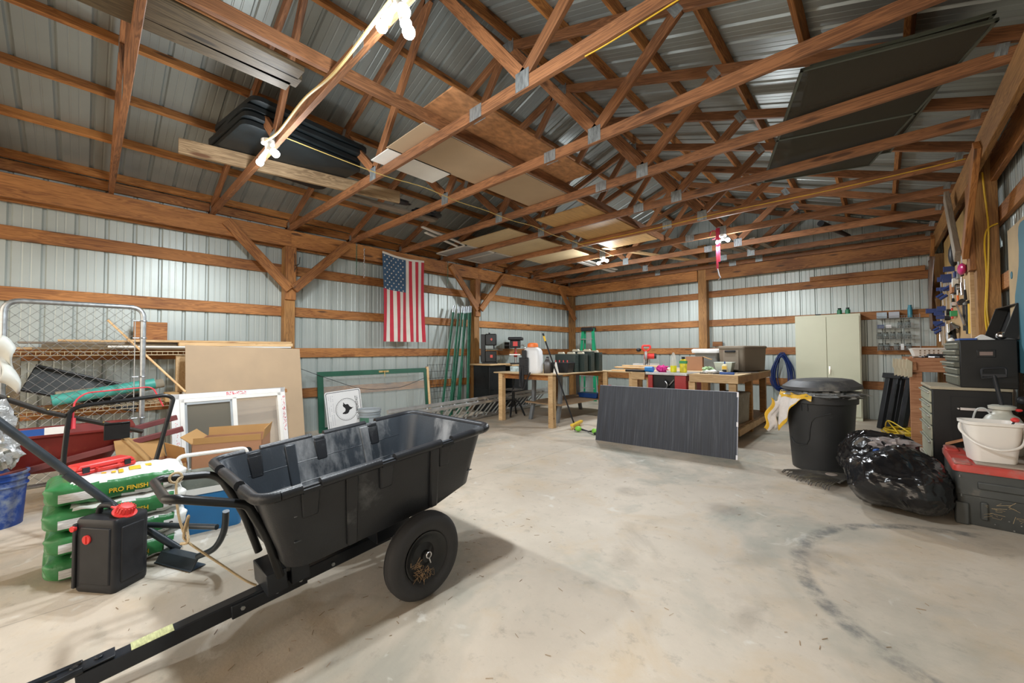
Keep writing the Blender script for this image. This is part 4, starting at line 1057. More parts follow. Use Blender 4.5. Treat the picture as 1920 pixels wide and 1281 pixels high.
# aluminium extension ladder lying on its side
ld = thing('extension_ladder', 'long aluminium extension ladder lying on its side along the left wall', 'ladder', (-5.5, 5.0, 0))
def L5(*a): return [Vector(p) - Vector((-5.5, 5.0, 0)) for p in a]
A0, A1 = Vector((-4.83, 2.75, .40)), Vector((-5.40, 7.0, .38)); B0, B1 = Vector((-5.12, 2.72, .03)), Vector((-5.66, 6.9, .03))
for nm, off, m in (('rail', 0, ALU), ('rail', .07, ALU)):
    for P0, P1 in ((A0, A1), (B0, B1)):
        b = MB(); o2 = Vector((.07 if off else 0, .0, -.055 if off else 0)) if P0 is A0 else Vector((.09 if off else 0, 0, 0))
        b.tube(L5(P0 + o2, P1 + o2), .030, 6, flat=(0, 0, 1)); b.build(nm, m, ld)
for i in range(15):
    b = MB(); t = .02 + i * .066
    for o2, o3 in ((0, 0), (.07, .09)):
        b.tube(L5(A0.lerp(A1, t) + Vector((o2, 0, -.02)), B0.lerp(B1, t) + Vector((o3, 0, .02))), .014, 6)
    b.build('rung', ALU, ld)
# ================================================================ band saw, drill press and their cabinets
cb = thing('black_cabinet', 'low black cabinet with a wooden top carrying the band saw', 'cabinet', (-5.93, 5.68, 0), rad(4))
b = MB(); b.box(-.22, .22, -.24, .26, 0, .925); b.build('body', BLKM, cb, bevel=.004)
b = MB()
for z in (.46,): b.box(.221, .224, -.22, .24, .03, z - .01); b.box(.221, .224, -.22, .24, z + .01, .90); b.box(-.20, .20, -.244, -.24, .03, z - .01); b.box(-.20, .20, -.244, -.24, z + .01, .90)
b.build('door_panels', BLKM, cb)
b = MB(); b.box(-.28, .28, -.30, .34, .925, .955); b.build('wooden_top', PALEW, cb, bevel=.003)
cb2 = thing('black_cabinet', 'second low black cabinet below the drill press', 'cabinet', (-6.02, 6.50, 0), rad(0))
b = MB(); b.box(-.22, .22, -.25, .25, 0, .89); b.build('body', BLKM, cb2, bevel=.004); b = MB(); b.box(-.26, .25, -.30, .30, .89, .92); b.build('wooden_top', PALEW, cb2, bevel=.003)
bs = thing('band_saw', 'black bench band saw on the cabinet beside the post', 'band saw', (-5.90, 5.68, .956), rad(44))
REDD = pm('red_badge', (.6, .06, .04), .4)
b = MB(); b.box(-.19, -.10, -.085, .08, .03, .60); b.build('column', BLKM, bs, bevel=.006)
b = MB(); b.box(-.10, .13, -.10, .06, .37, .61); b.build('upper_wheel_case', BLKM, bs, bevel=.02, seg=3)
b = MB(); b.box(-.10, .13, -.10, .06, .03, .26); b.build('lower_wheel_case', BLKM, bs, bevel=.015, seg=3)
b = MB(); b.box(-.09, .16, -.14, .13, .275, .30); b.box(.16, .26, -.12, -.10, .27, .285); b.build('table', pm('saw_table', (.07, .09, .08), .4, .5), bs, bevel=.003)
b = MB(); b.box(.06, .09, -.05, -.02, .30, .37); b.cyl((-.02, 0, .61), (-.02, 0, .635), .018); b.ball((.12, -.03, .47), .015, 8); b.cyl((-.20, .03, .12), (-.13, .03, .12), .06); b.build('knobs_and_guide', BLK, bs)
b = MB(); b.box(-.17, .15, -.11, .10, 0, .03); b.build('base', BLKM, bs, bevel=.004)
b = MB(); b.add([(.0, -.1015, .50), (.03, -.1015, .525), (.05, -.1015, .50), (.03, -.1015, .46)], [(0, 1, 2, 3)]); b.box(.0, .05, -.1025, -.1015, .12, .18); b.build('red_badge', REDD, bs, smooth=False, label='red badge')
dp = thing('drill_press', 'black and red bench drill press behind the white sprayer', 'drill press', (-5.97, 6.52, .921), rad(38))
b = MB(); b.box(-.12, .12, -.16, .14, 0, .03); b.build('base', BLKM, dp, bevel=.006)
b = MB(); b.cyl((0, .07, .03), (0, .07, .60), .026); b.build('column', STEEL, dp)
b = MB(); b.box(-.12, .12, -.14, .12, .20, .225); b.build('table', STEEL, dp)
b = MB(); b.box(-.15, .17, -.17, .26, .53, .60); b.build('belt_cover', BLK, dp, bevel=.02); b = MB(); b.box(-.11, .11, -.14, .16, .36, .53); b.build('head', BLK, dp, bevel=.015)
b = MB(); b.cyl((-.25, .12, .42), (-.14, .12, .42), .075); b.build('motor', BLKM, dp)
b = MB(); b.box(-.04, .06, -.155, -.14, .40, .50); b.cyl((0.01, -.06, .36), (.01, -.06, .22), .012); b.cyl((.0, .07, .16), (0, .07, .26), .04); b.build('red_fittings', RED, dp, label='red switch and collar')
b = MB(); b.tube([(.12, -.05, .42), (.20, -.05, .42)], .012); b.tube([(.18, -.05, .42), (.22, -.14, .36)], .006); b.ball((.22, -.14, .36), .016, 8); b.build('feed_handle', STEEL, dp)
st = thing('shop_stool', 'adjustable metal stool with ring and splayed legs, cable coiled over it', 'stool', (-5.02, 5.42, 0))
b = MB(); b.cyl((0, 0, .72), (0, 0, .745), .16, n=24); b.build('seat', STEEL, st); b = MB(); b.cyl((0, 0, .18), (0, 0, .72), .016); b.cyl((0, 0, .28), (0, 0, .45), .028); b.build('column', BLKM, st)
b = MB(); b.tube(arc((0, 0, .50), .17, 0, 2 * PI, 20, 'xy')[:-1], .007, 6, closed=True); b.tube([(-.17, 0, .5), (.17, 0, .5)], .006, 6); b.build('foot_ring', STEEL, st)
for i in range(4):
    a = i * PI / 2 + .5; b = MB(); b.tube(spline([(.0, 0, .30), (.10 * math.cos(a), .10 * math.sin(a), .27), (.22 * math.cos(a), .22 * math.sin(a), .02)], 5), .017, 8); b.build('leg', BLKM, st)
b = MB(); b.tube(spline([(-.0, -.3, .80), (-.14, -.24, .70), (-.10, -.2, .45), (.06, -.15, .42), (.12, -.1, .60), (.05, -.02, .75), (.25, .02, .78)], 6), .006, 6)
tag(b.build('power_cable', BLK, loc=(-4.98, 5.38, .03)), 'black power cable looping down in front of the plywood table corner', 'cable')

# ================================================================ plywood table, grey steel bench
PLY = pm('plywood_top', (.58, .42, .24), .65, var=.12, scale=3, stretch=(1, 6, 6), dirt=(.40, .33, .22), dscale=5)
tb = thing('plywood_table', 'long plywood-topped table on square wooden legs carrying the sprayer and tool cases', 'table', (-4.35, 5.7, 0))
b = MB(); b.box(-.68, .62, -.78, .95, .825, .843); b.build('top', PLY, tb, bevel=.002)
for x, y in ((-.55, -.70), (.55, -.70), (-.55, .86), (.52, .86)):
    b = MB(); b.box(x - .045, x + .045, y - .045, y + .045, 0, .825); b.build('leg', TREATED if y > 0 else PALEW, tb, bevel=.004)
for y in (-.70, .86):
    b = MB(); b.box(-.5, .5, y - .019 + .03, y + .019 + .03, .735, .825); b.build('apron', PINE, tb, bevel=.003)
gb = thing('steel_bench', 'bench with grey bent steel legs and a low plywood shelf under the plywood table', 'bench', (-4.3, 6.2, 0))
LEGG = pm('leg_grey', (.22, .24, .26), .45, .4, var=.15)
for x in (-.28, .30):
    for y in (-.70, .70):
        b = MB(); s = 1 if y > 0 else -1
        b.loft([[(x + dx, y + dy + s * k, z) for dx, dy in ((-.03, -.03), (.03, -.03), (.03, .03), (-.03, .03))] for z, k in ((0, .10), (.02, .095), (.3, .02), (.6, 0), (.815, 0))]); b.build('leg', LEGG, gb, bevel=.004)
b = MB()
for y in (-.70, .70): b.box(-.28, .30, y - .02, y + .02, .27, .295)
b.box(-.30, .32, -.72, .72, .80, .82); b.build('rails', LEGG, gb)
b = MB(); b.box(-.36, .42, -.86, .95, .296, .314); b.build('low_shelf', pm('brown_shelf', (.32, .21, .12), .7, var=.1), gb)
# things on the table
sp = thing('backpack_sprayer', 'white backpack sprayer tank with an orange lid and black back frame', 'sprayer', (-4.22, 5.01, .844), rad(14))
b = MB(); SPW = pm('sprayer_white', (.74, .75, .76), .35, var=.03); lv = []
for z, k in ((0, .88), (.015, .96), (.06, 1), (.07, .975), (.12, 1), (.13, .975), (.18, 1), (.19, .975), (.24, 1), (.25, .97), (.30, .98), (.31, .95), (.36, .93), (.40, .78), (.425, .50), (.44, .42)): lv.append([(x * k + .02, y * k, z) for x, y in rrect(.33, .20, .07, 5)])
b.loft(lv); b.build('tank', SPW, sp)
b = MB(); b.lathe([(0, .50), (.06, .497), (.085, .48), (.09, .45), (.09, .43), (0, .43)], 24, T(.02, 0, 0)); b.build('lid', ORG, sp, label='orange screw lid')
b = MB(); b.box(-.16, .0, -.155, -.12, -.02, .26); b.box(-.10, -.03, -.17, -.13, .24, .38); b.box(-.155, -.07, -.165, -.13, -.22, .12)
for i in range(6): b.box(-.05, -.005, -.16, -.15, .02 + i * .035, .035 + i * .035)
b.build('back_frame', BLK, sp, bevel=.008)
b = MB(); b.tube(spline([(-.10, -.16, .1), (-.12, -.2, -.10), (-.05, -.22, -.25), (.0, -.2, -.12), (.05, -.16, .02)], 6), .011, 6); b.build('strap', BLK, sp)
bt = thing('oil_jug', 'dark brown jug with a yellow and red label on the plywood table', 'jug', (-4.02, 5.17, .844), rad(30))
b = MB(); b.loft([[(x * k, y * k, z) for x, y in rrect(.12, .09, .02)] for z, k in ((0, .95), (.01, 1), (.17, 1), (.215, .6), (.235, .4), (.25, .4))]); b.build('body', pm('brown_plastic', (.05, .04, .035), .35), bt)
b = MB(); b.box(-.061, -.058, -.03, .035, .03, .15); b.build('label', YEL, bt); b = MB(); b.cyl((0, 0, .25), (0, 0, .27), .022); b.build('cap', BLK, bt)
b = MB(); b.lathe([(0, 0), (.05, 0), (.012, .18), (0, .18)], 16); tag(b.build('funnel_cone', WHT, loc=(-3.87, 5.2, .844)), 'white plastic cone beside the dark jug', 'funnel')
bx = thing('open_tool_box', 'low black tool box at the front of the row of cases', 'tool box', (-3.98, 5.50, .844), rad(8))
b = MB(); b.frus((-.17, .17, -.10, .10), (-.19, .19, -.12, .12), 0, .15); b.box(-.195, .195, -.125, .125, .15, .17); b.build('body', BLK, bx, bevel=.006)
b = MB()
for i in range(4): b.cyl((-.12 + i * .075, .02, .16), (-.125 + i * .075, .03, .205), .010, n=8)
b.build('tool_handles', RED, bx, label='red and grey tool handles')
CASE = pm('case_green_grey', (.035, .055, .05), .45, var=.15); CREAM = pm('cream_handle', (.62, .58, .45), .45)
cs = thing('tool_case', 'dark green-grey plastic tool case with cream handles, nearest of the standing row', 'case', (-4.02, 5.72, .844), rad(4), group='standing tool cases')
b = MB(); b.box(-.20, .20, -.062, -.003, 0, .31); b.box(-.20, .20, .003, .062, 0, .31)
for i in range(9): b.box(.201, .204, -.055, .055, .03 + i * .03, .042 + i * .03)
b.build('shell', CASE, cs, bevel=.012)
for x in (-.11, .10):
    b = MB(); b.loft([[(px + x, py, z) for px, py in rrect(.13 * k, .05, .015)] for z, k in ((.30, 1), (.335, .95), (.345, .7))]); b.build('handle', CREAM, cs)
dup(cs, (-3.95, 5.90, .844), rad(3), 'dark green-grey tool case with cream handles, second of the standing row')
dup(cs, (-3.97, 6.12, .844), rad(3), 'larger dark green-grey tool case, third of the standing row', scale=(1.1, 1, 1.14))
dup(cs, (-3.98, 6.36, .844), rad(2), 'dark green-grey tool case at the far end of the standing row', scale=(1.25, 1, 1.08))
bi = thing('small_box', 'small teal and white printed box behind the power cable on the table', 'box', (-4.78, 5.3, .844), rad(30)); b = MB(); b.box(-.14, .14, -.05, .05, 0, .09); b.build('carton', pm('print_teal', (.40, .52, .56), .6, var=.5, scale=18), bi)
# broom
br = thing('push_broom', 'push broom with black handle and yellow head leaning on the plywood table', 'broom', (-3.53, 5.22, 0))
O_ = Vector((-3.53, 5.22, 0)); b = MB(); b.cyl(Vector((-3.53, 5.20, .08)) - O_, Vector((-3.80, 4.84, 1.36)) - O_, .012); b.build('handle', BLK, br)
b = MB(); b.cyl(Vector((-3.80, 4.84, 1.36)) - O_, Vector((-3.815, 4.82, 1.44)) - O_, .016); b.build('grip', YEL, br, label='yellow grip'); b = MB(); b.cyl(Vector((-3.815, 4.82, 1.44)) - O_, Vector((-3.825, 4.807, 1.48)) - O_, .014); b.build('tip', BLK, br)
M1 = T(0.0, 0.06, .05, 0, 0, rad(104)); b = MB(); b.box(-.22, .22, -.028, .028, 0, .035, M1); b.build('head', YEL, br, bevel=.006)
b = MB(); random.seed(1)
for i in range(60): x = -.21 + .42 * random.random(); y = random.uniform(-.022, .022); b.tube([M1 @ Vector((x, y, 0)), M1 @ Vector((x * 1.03, y * 1.8, -.049))], .0022, 4)
b.build('bristles', YEL, br, kind='stuff')
def trimmer(label, x, y, rz):
    t = thing('hand_trimmer', label, 'tool', (x, y, 0.0), rz)
    b = MB(); b.ball((0, 0, .045), .045, 12, sc=(1.2, .9, .9)); b.build('body', pm('lime_plastic', (.22, .55, .06), .4), t); b = MB(); b.tube([(0, 0, .05), (.07, .02, .03), (.16, .03, .012)], [.02, .014, .006], 8); b.tube([(-.02, 0, .04), (-.06, .03, .02)], .015); b.build('nozzle', BLK, t)
trimmer('lime green and black hand tool on the floor beside the yellow broom head', -3.33, 5.02, .3)
trimmer('green and black hand tool on the floor at the left edge of the dark panel', -3.05, 5.02, 2.6)
rc2 = thing('red_crate', 'red plastic crate with round holes on the low shelf behind the plywood table', 'crate', (-3.98, 6.93, .315), rad(20))
b = MB(); b.frus((-.10, .10, -.08, .08), (-.12, .12, -.095, .095), 0, .22); b.build('shell', pm('crate_red', (.42, .01, .03), .45), rc2)
b = MB()
for i in range(3):
    for j in range(2): b.cyl((-.06 + i * .06, -.10 + .01 * 0, .08 + j * .07), (-.06 + i * .06, -.085, .08 + j * .07), .018, n=12)
b.build('holes', PAPER, rc2)
b = MB(); b.frus((-.20, .18, -.10, .10), (-.22, .20, -.12, .12), 0, .09); tag(b.build('blue_bin', BLU, loc=(-4.10, 6.62, .315), bevel=.006), 'shallow blue bin on the low shelf beside the red crate', 'bin')
# ================================================================ green step ladder
sl = thing('step_ladder', 'green fibreglass step ladder with a black cap folded against the far left corner', 'ladder', (-5.30, 8.45, 0), rad(0))
LG = pm('ladder_green', (.01, .30, .14), .45, var=.1)
for s in (-1, 1):
    b = MB(); b.loft([[(s * w + dx, dy + yy, z) for dx, dy in ((-.035, -.012), (.035, -.012), (.035, .012), (-.035, .012))] for z, w, yy in ((0, .25, -.10), (1.76, .14, 0))]); b.build('side_rail', LG, sl)
    b = MB(); b.loft([[(s * w + dx, dy + yy, z) for dx, dy in ((-.02, -.012), (.02, -.012), (.02, .012), (-.02, .012))] for z, w, yy in ((0, .22, .16), (1.70, .12, .06))]); b.build('rear_leg', LG, sl)
for i in range(5):
    z = .30 * (i + 1); w = .25 - .11 * z / 1.76; b = MB(); b.box(-w, w, -.045 + .05 * z / 1.7 - .06, .03 + .05 * z / 1.7 - .06, z - .01, z + .01); b.build('step', ALU, sl)
b = MB(); b.box(-.17, .17, -.06, .11, 1.70, 1.79); b.build('top_cap', BLK, sl, bevel=.012)
# ================================================================ second wooden table with mitre saw
t2 = thing('pine_table', 'pine table behind the tool cases carrying boards and the mitre saw', 'table', (-3.35, 7.25, 0))
b = MB(); b.box(-.42, .42, -.78, .82, .82, .84); b.build('top', PLY, t2, bevel=.002)
for x, y in ((-.38, -.72), (.14, -.72), (-.38, .72), (.38, .72)):
    b = MB(); b.box(x - .045, x + .045, y - .022, y + .022, 0, .82); b.build('leg', PALEW, t2, bevel=.003)
random.seed(9)
for i in range(7):
    y = 6.62 + .13 * (i % 4) + .02 * i; z = .852 + .024 * (i // 2) ; x0 = -3.62 + random.uniform(-.1, .1)
    beam('loose_board', (x0, y, z), (x0 + random.uniform(.4, .75), y + random.uniform(-.03, .03), z), .10, .022, PALEW, label=['short pale board at the front edge', 'pale board second from the front', 'pale board with a dark end', 'pale board lying across the middle', 'top pale board at the back', 'narrow pale board under the saw', 'long pale board at the back of the pile'][i] + ' of the pine table pile', cat='board', group='loose boards on the pine table')
beam('white_trim_board', (-3.75, 7.75, .86), (-2.2, 7.85, .86), .09, .03, WHT, label='long white trim board behind the mitre saw', cat='board')
ms = thing('mitre_saw', 'red and grey mitre saw standing on the pine table', 'mitre saw', (-3.32, 7.35, .842), rad(25))
b = MB(); b.lathe([(0, 0), (.17, 0), (.17, .045), (.15, .06), (0, .06)], 28); b.box(-.26, .26, -.06, .04, .0, .05); b.build('base', ALU, ms)
b = MB(); b.box(-.24, .24, .03, .05, .05, .12); b.build('fence', ALU, ms)
b = MB(); b.cyl((-.02, .0, .24), (.02, .0, .24), .125, n=32); b.build('blade_guard', pm('guard_grey', (.22, .22, .22), .4, .3), ms)
b = MB(); b.cyl((.02, 0, .26), (.15, 0, .26), .055, n=20); b.box(-.03, .05, .05, .14, .08, .30); b.build('motor', RED, ms, label='red motor housing')
b = MB(); b.tube(fillet([(.0, -.03, .34), (-.06, -.05, .40), (-.06, -.05, .46), (.08, -.05, .46), (.08, -.05, .40), (.02, -.03, .36)], .03), .02, 8, closed=True); b.build('handle', RED, ms, label='red D handle')
b = MB(); b.ball((-.13, .02, .38), .045, 10, sc=(1.1, .8, .8)); b.cyl((.15, 0, .26), (.19, 0, .26), .05); b.build('end_caps', BLK, ms)
b = MB(); b.cyl((-.03, -.02, .06), (-.03, -.02, .20), .02); b.cyl((.05, .04, .06), (.05, .04, .2), .025); b.build('arm', STEEL, ms)
# ================================================================ island bench with table saw
isl = thing('island_bench', 'wooden island bench with a lower shelf, a red table saw set into it', 'bench', (-2.0, 6.87, 0))
b = MB(); b.box(0.0, .62, -1.02, 1.05, .852, .872); b.box(-.88, .62, -.30, 1.05, .852, .872); b.box(-.88, -.66, -1.02, -.30, .852, .872); b.build('top', PLY, isl, bevel=.002)
def isb(name, *a, m=PALEW):
    q = MB(); q.box(*a); return q.build(name, m, isl, bevel=.003)
isb('front_rail', 0.0, .62, -1.04, -1.0, .762, .872); isb('front_rail', -.88, -.66, -1.04, -1.0, .762, .872); isb('side_rail', .582, .622, -1.0, 1.05, .762, .852, m=TREATED); isb('side_rail', -.90, -.86, -1.0, 1.05, .762, .852); isb('shelf_rail', .582, .622, -1.0, 1.05, .07, .16, m=PALEW)
isb('shelf_rail', -.88, .6, -1.04, -1.0, .07, .16); isb('lower_shelf', -.86, .582, -1.0, 1.05, .16, .175, m=pm('brown_shelf', (.32, .21, .12), .7))
for x, y in ((.02, -.96), (.54, -.96), (.54, -.1), (.54, .85), (-.84, -.96), (-.60, -.96), (-.84, .95), (-.1, .95)): isb('leg', x - .045, x + .045, y - .04, y + .04, 0, .77, m=TREATED if y > -.5 else PALEW)
ts = thing('table_saw', 'red portable table saw with aluminium top set between the wooden bench sections', 'table saw', (-2.32, 6.02, 0))
b = MB(); b.box(-.31, .30, -.22, .50, .845, .875); b.build('saw_top', ALU, ts, bevel=.003)
TSR = pm('saw_red', (.42, .03, .03), .42)
b = MB(); b.box(-.28, -.21, -.20, .45, .56, .84); b.build('side_panel', TSR, ts, bevel=.004); b = MB(); b.box(.12, .28, -.20, .45, .56, .84); b.build('side_panel', TSR, ts, bevel=.004)
b = MB(); b.box(-.21, .12, -.17, .40, .56, .84); b.build('motor_box', BLKM, ts); b = MB(); b.cyl((-.05, -.18, .70), (-.05, -.215, .70), .085, n=28); b.build('hand_wheel', BLK, ts)
b = MB(); b.tube(arc((-.05, -.225, .70), .07, -.9, .9, 8, 'xz'), .006, 6); b.tube([(.04, -.2, .70), (.11, -.2, .78)], .008, 6); b.build('crank_scale', STEEL, ts)
b = MB(); b.box(-.27, .27, -.195, .44, .10, .56); b.build('stand', pm('stand_dark', (.03, .03, .035), .5), ts)
b = MB()
for i in range(28): b.box(-.30 + i * .021, -.297 + i * .021, -.222, -.2205, .85, .866)
b.build('rule_marks', INK, ts)
# grey tote on the island, stacked bins
TOTE = pm('tote_taupe', (.20, .165, .125), .55, var=.08, scale=3)
def tote(name, label, x, y, z, w, d, h, rz, m, handle=True):
    t = thing(name, label, 'storage tote', (x, y, z), rz)
    q = MB(); q.loft([[(px * k, py * k, zz) for px, py in rrect(w, d, .035)] for zz, k in ((0, .90), (.01, .92), (h * .9, .985))]); q.box(-w * .28, w * .30, -d * .5 - .002, -d * .44, h * .06, h * .82); q.build('body', m, t, bevel=.003)
    q = MB(); q.loft([[(px * k, py * k, zz) for px, py in rrect(w, d, .04)] for zz, k in ((h * .9, 1.03), (h * .97, 1.03), (h, .97))]); q.build('lid', m, t)
    if handle: q = MB(); q.box(-w * .20, w * .20, -d / 2 - .022, -d / 2 + .0, h * .74, h * .82); q.build('handle', BLK, t, bevel=.008)
    return t
tote('storage_tote', 'large taupe plastic tote with a black handle on the island bench', -1.66, 7.30, .873, .44, .62, .405, rad(-19), TOTE)
tote('storage_tote', 'dusty grey-brown tote on the lower shelf of the island bench', -1.61, 6.45, .176, .35, .52, .42, rad(-2), pm('tote_dusty', (.26, .235, .19), .7, var=.2, dirt=(.38, .36, .31), dscale=5), False)
gt2 = thing('grey_bin', 'grey bin with a wide white lid on the island bench left of the taupe tote', 'bin', (-2.20, 7.50, .873), rad(-12))
b = MB(); b.loft([[(px * k, py * k, z) for px, py in rrect(.42, .36, .04)] for z, k in ((0, .85), (.30, 1))]); b.build('body', pm('bin_grey', (.20, .21, .20), .5), gt2)
b = MB(); b.loft([[(px * k, py * k, z) for px, py in rrect(.50, .42, .05)] for z, k in ((.29, .98), (.33, 1.02), (.35, 1.0), (.362, .9))]); b.build('lid', pm('lid_white', (.72, .74, .74), .35), gt2)
open_box('small plain brown carton on the island bench beside the jugs', (-2.30, 6.98, .873), rad(12), .26, .22, .23, [('E', -20, .14)])
sb = thing('squeeze_bottle', 'clear pointed bottle of yellow liquid on the table saw top', 'bottle', (-2.32, 6.10, .876))
b = MB(); b.lathe([(0, 0), (.044, .003), (.046, .10), (0, .10)], 20); b.build('liquid', pm('yellow_liquid', (.75, .72, .03), .2), sb); b = MB(); b.lathe([(.0, .10), (.046, .10), (.046, .16), (.035, .24), (.012, .30), (0, .30)], 20); b.build('upper_bottle', clear('clear_plastic', (.8, .8, .76), .4, .15), sb)
jg = thing('weed_jug', 'yellow and green jug with a black cap beside the clear bottle', 'bottle', (-2.18, 6.12, .876))
b = MB(); b.loft([[(px * k, py * k, z) for px, py in rrect(.095, .07, .02)] for z, k in ((0, .95), (.01, 1), (.16, 1), (.19, .8), (.20, .5))]); b.build('body', pm('jug_yellow', (.72, .60, .02), .4, var=.3, scale=20), jg)
b = MB(); b.box(-.049, .049, -.037, .037, .135, .175); b.build('green_band', GRN, jg); b = MB(); b.cyl((0, 0, .20), (0, 0, .235), .024); b.build('cap', BLK, jg)
b, _ = crumple('', '', '', 0, .07, None, 9, (1.2, .9, .75), .8, 24, 3); tag(b.build('pink_cloth', pm('pink', (.62, .03, .25), .7, var=.2), loc=(-2.48, 6.05, .925)), 'crumpled bright pink cloth on the table saw', 'cloth')
bj = thing('blue_jar', 'bright blue cylindrical tub lying on the table saw next to a dark tool', 'tub', (-2.62, 5.92, .92)); b = MB(); b.cyl((-.06, 0, 0), (.06, 0, 0), .043, n=20); b.build('tub', pm('bright_blue', (.02, .22, .62), .4), bj)
b = MB(); b.box(-.20, .12, -.03, .03, 0, .035); tag(b.build('flat_tool', BLK, loc=(-2.80, 5.90, .873), bevel=.008), 'dark flat tool lying left of the blue tub', 'tool')
gl = thing('glue_bottle', 'cream glue bottle with blue nozzle and yellow label on the island bench', 'bottle', (-1.66, 6.30, .873)); b = MB(); b.loft([[(px * k, py * k, z) for px, py in rrect(.075, .05, .015)] for z, k in ((0, 1), (.11, 1), (.13, .6), (.135, .4))]); b.build('body', pm('cream', (.72, .66, .45), .4), gl)
b = MB(); b.cyl((0, 0, .135), (0, 0, .175), .012, .006); b.build('nozzle', BLU, gl); b = MB(); b.box(-.03, .03, -.027, -.0255, .06, .105); b.build('label', YEL, gl); b = MB(); b.box(-.03, .03, -.027, -.0255, .02, .055); b.build('dark_label', INK, gl)
b = MB(); b.box(-.09, .09, -.035, .035, 0, .03); tag(b.build('blue_packet', BLU, loc=(-1.56, 6.02, .873), rot=(0, 0, .2), bevel=.004), 'flat blue packet at the front right of the island bench', 'packet')
b = MB(); b.box(-.02, .02, -.30, .35, 0, .012); tag(b.build('steel_rule', STEEL, loc=(-1.50, 6.40, .875), rot=(0, 0, -.5)), 'steel blade lying on the island bench in front of the taupe tote', 'tool')
b, _ = crumple('', '', '', 0, .06, None, 12, (1.3, .9, .7), .9, 22, 3); tag(b.build('striped_glove', pm('glove_green', (.35, .50, .28), .8, var=.7, scale=25), loc=(-1.90, 6.35, .92)), 'crumpled green and white glove on the island bench', 'glove')
b, _ = crumple('', '', '', 0, .09, None, 14, (1.5, 1.0, .3), .7, 22, 3); tag(b.build('paper_towel', PAPER, loc=(-1.78, 6.12, .895)), 'crumpled white paper towel at the front of the island bench', 'paper')
b = MB(); b.frus((-.10, .10, -.07, .07), (-.13, .13, -.10, .10), 0, .15); tag(b.build('white_bin', pm('bin_pale', (.60, .68, .62), .5), loc=(-1.78, 6.75, .873), bevel=.005), 'pale mint open bin behind the glue bottle', 'bin')
# hardware scattered on the island bench
random.seed(21)
for i in range(10):
    q = MB(); r = random.uniform(.012, .03)
    if i % 3 == 0: q.cyl((0, 0, 0), (0, 0, .02), r, n=14)
    elif i % 3 == 1: q.box(-r * 2, r * 2, -.01, .01, 0, .016)
    else: q.tube([(-.04, 0, .008), (0, .02, .008), (.05, -.01, .008)], .007, 6)
    sp_ = ['near the yellow jug', 'behind the paper towel', 'left of the carton', 'beside the glove', 'at the front edge', 'in front of the glue bottle', 'near the steel blade', 'right of the yellow jug', 'beside the blue packet', 'before the pale bin'][i]
    tag(q.build('hardware_piece', [STEEL, WHT, BLK][i % 3], loc=(-1.98 + .055 * i + random.uniform(-.01, .01), 6.0 + .3 * random.random(), .873), rot=(0, 0, random.random() * 3)), 'small piece of hardware on the island bench, ' + sp_, 'hardware', 'small hardware on the island bench')
# dark textured panel
pn = thing('laminate_sheet', 'large dark blue-grey wood-grain cabinet panel leaning against the island bench', 'panel', (-2.02, 4.80, 0), rz=0, rot=(rad(-13), 0, rad(5.6)))
DP = pm('dark_laminate', (.022, .026, .037), .5, var=.5, scale=70, stretch=(1, 1, .02), bump=.1, bscale=40, dirt=(.065, .073, .09), dscale=60, dth=.52, spec=.35)
b = MB(); b.box(-.84, .84, 0, .022, 0, .745); b.build('face', DP, pn)
b = MB(); b.box(.84, .848, -.002, .024, 0, .745); b.box(-.84, .848, -.002, .024, .745, .749); b.build('edge_trim', pm('trim_grey', (.25, .26, .30), .4, .4), pn)
b = MB(); b.box(.832, .850, -.005, .001, .69, .745); b.box(.832, .850, -.005, .001, .36, .41); b.box(.832, .85, -.005, .001, .0, .05); b.build('corner_clips', pm('clip_white', (.75, .73, .75), .4), pn)
b = MB()
for i in range(5): b.box(-.5 + i * .27, -.499 + i * .27, -.0008, .0, 0.002, .743)
b.build('groove_lines', INK, pn)

# ================================================================ back wall things
CAB = pm('cabinet_cream', (.56, .565, .42), .32, var=.03, scale=3)
mc = thing('metal_cabinet', 'tall pale green-cream two-door metal cabinet against the back wall', 'cabinet', (-.70, 9.08, 0))
b = MB(); b.box(-.455, .455, -.15, .18, .0, 1.83); b.build('body', CAB, mc, bevel=.004)
for s in (-1, 1):
    b = MB(); b.box(min(s * .004, s * .44), max(s * .004, s * .44), -.166, -.150, .06, 1.79); d_ = b.build('door', CAB, mc, bevel=.003)
    if s > 0:
        b = MB(); b.box(.02, .045, -.174, -.166, .80, .92); b.cyl((.032, -.174, .86), (.032, -.20, .86), .012); b.box(.026, .038, -.205, -.195, .78, .87); b.build('handle', CHROME, d_, bevel=.002, label='chrome handle')
for x, nm in ((-.57, 'left'), (-.46, 'right')):
    t = thing('small_bottle', f'{nm} one of two small green bottles on top of the cream cabinet', 'bottle', (x + .05, 9.0, 1.83), group='bottles on the cream cabinet')
    b = MB(); b.lathe([(0, 0), (.035, 0), (.035, .07), (.02, .085), (.02, .09)], 16); b.build('glass', pm('bottle_green', (.02, .16, .07), .3), t); b = MB(); b.cyl((0, 0, .09), (0, 0, .11), .024); b.build('cap', BLK, t)
b = MB(); b.tube([(-.04, 0, .01), (.04, .01, .01)], .01); tag(b.build('dark_clip', BLK, loc=(-.82, 8.98, 1.832)), 'small dark clip on the top left of the cream cabinet', 'clip')
beam('wood_block', (-2.66, 9.235, 1.345), (-2.47, 9.235, 1.345), .05, .10, PINE, label='small pine block on a girt right of the middle back post', cat='block')
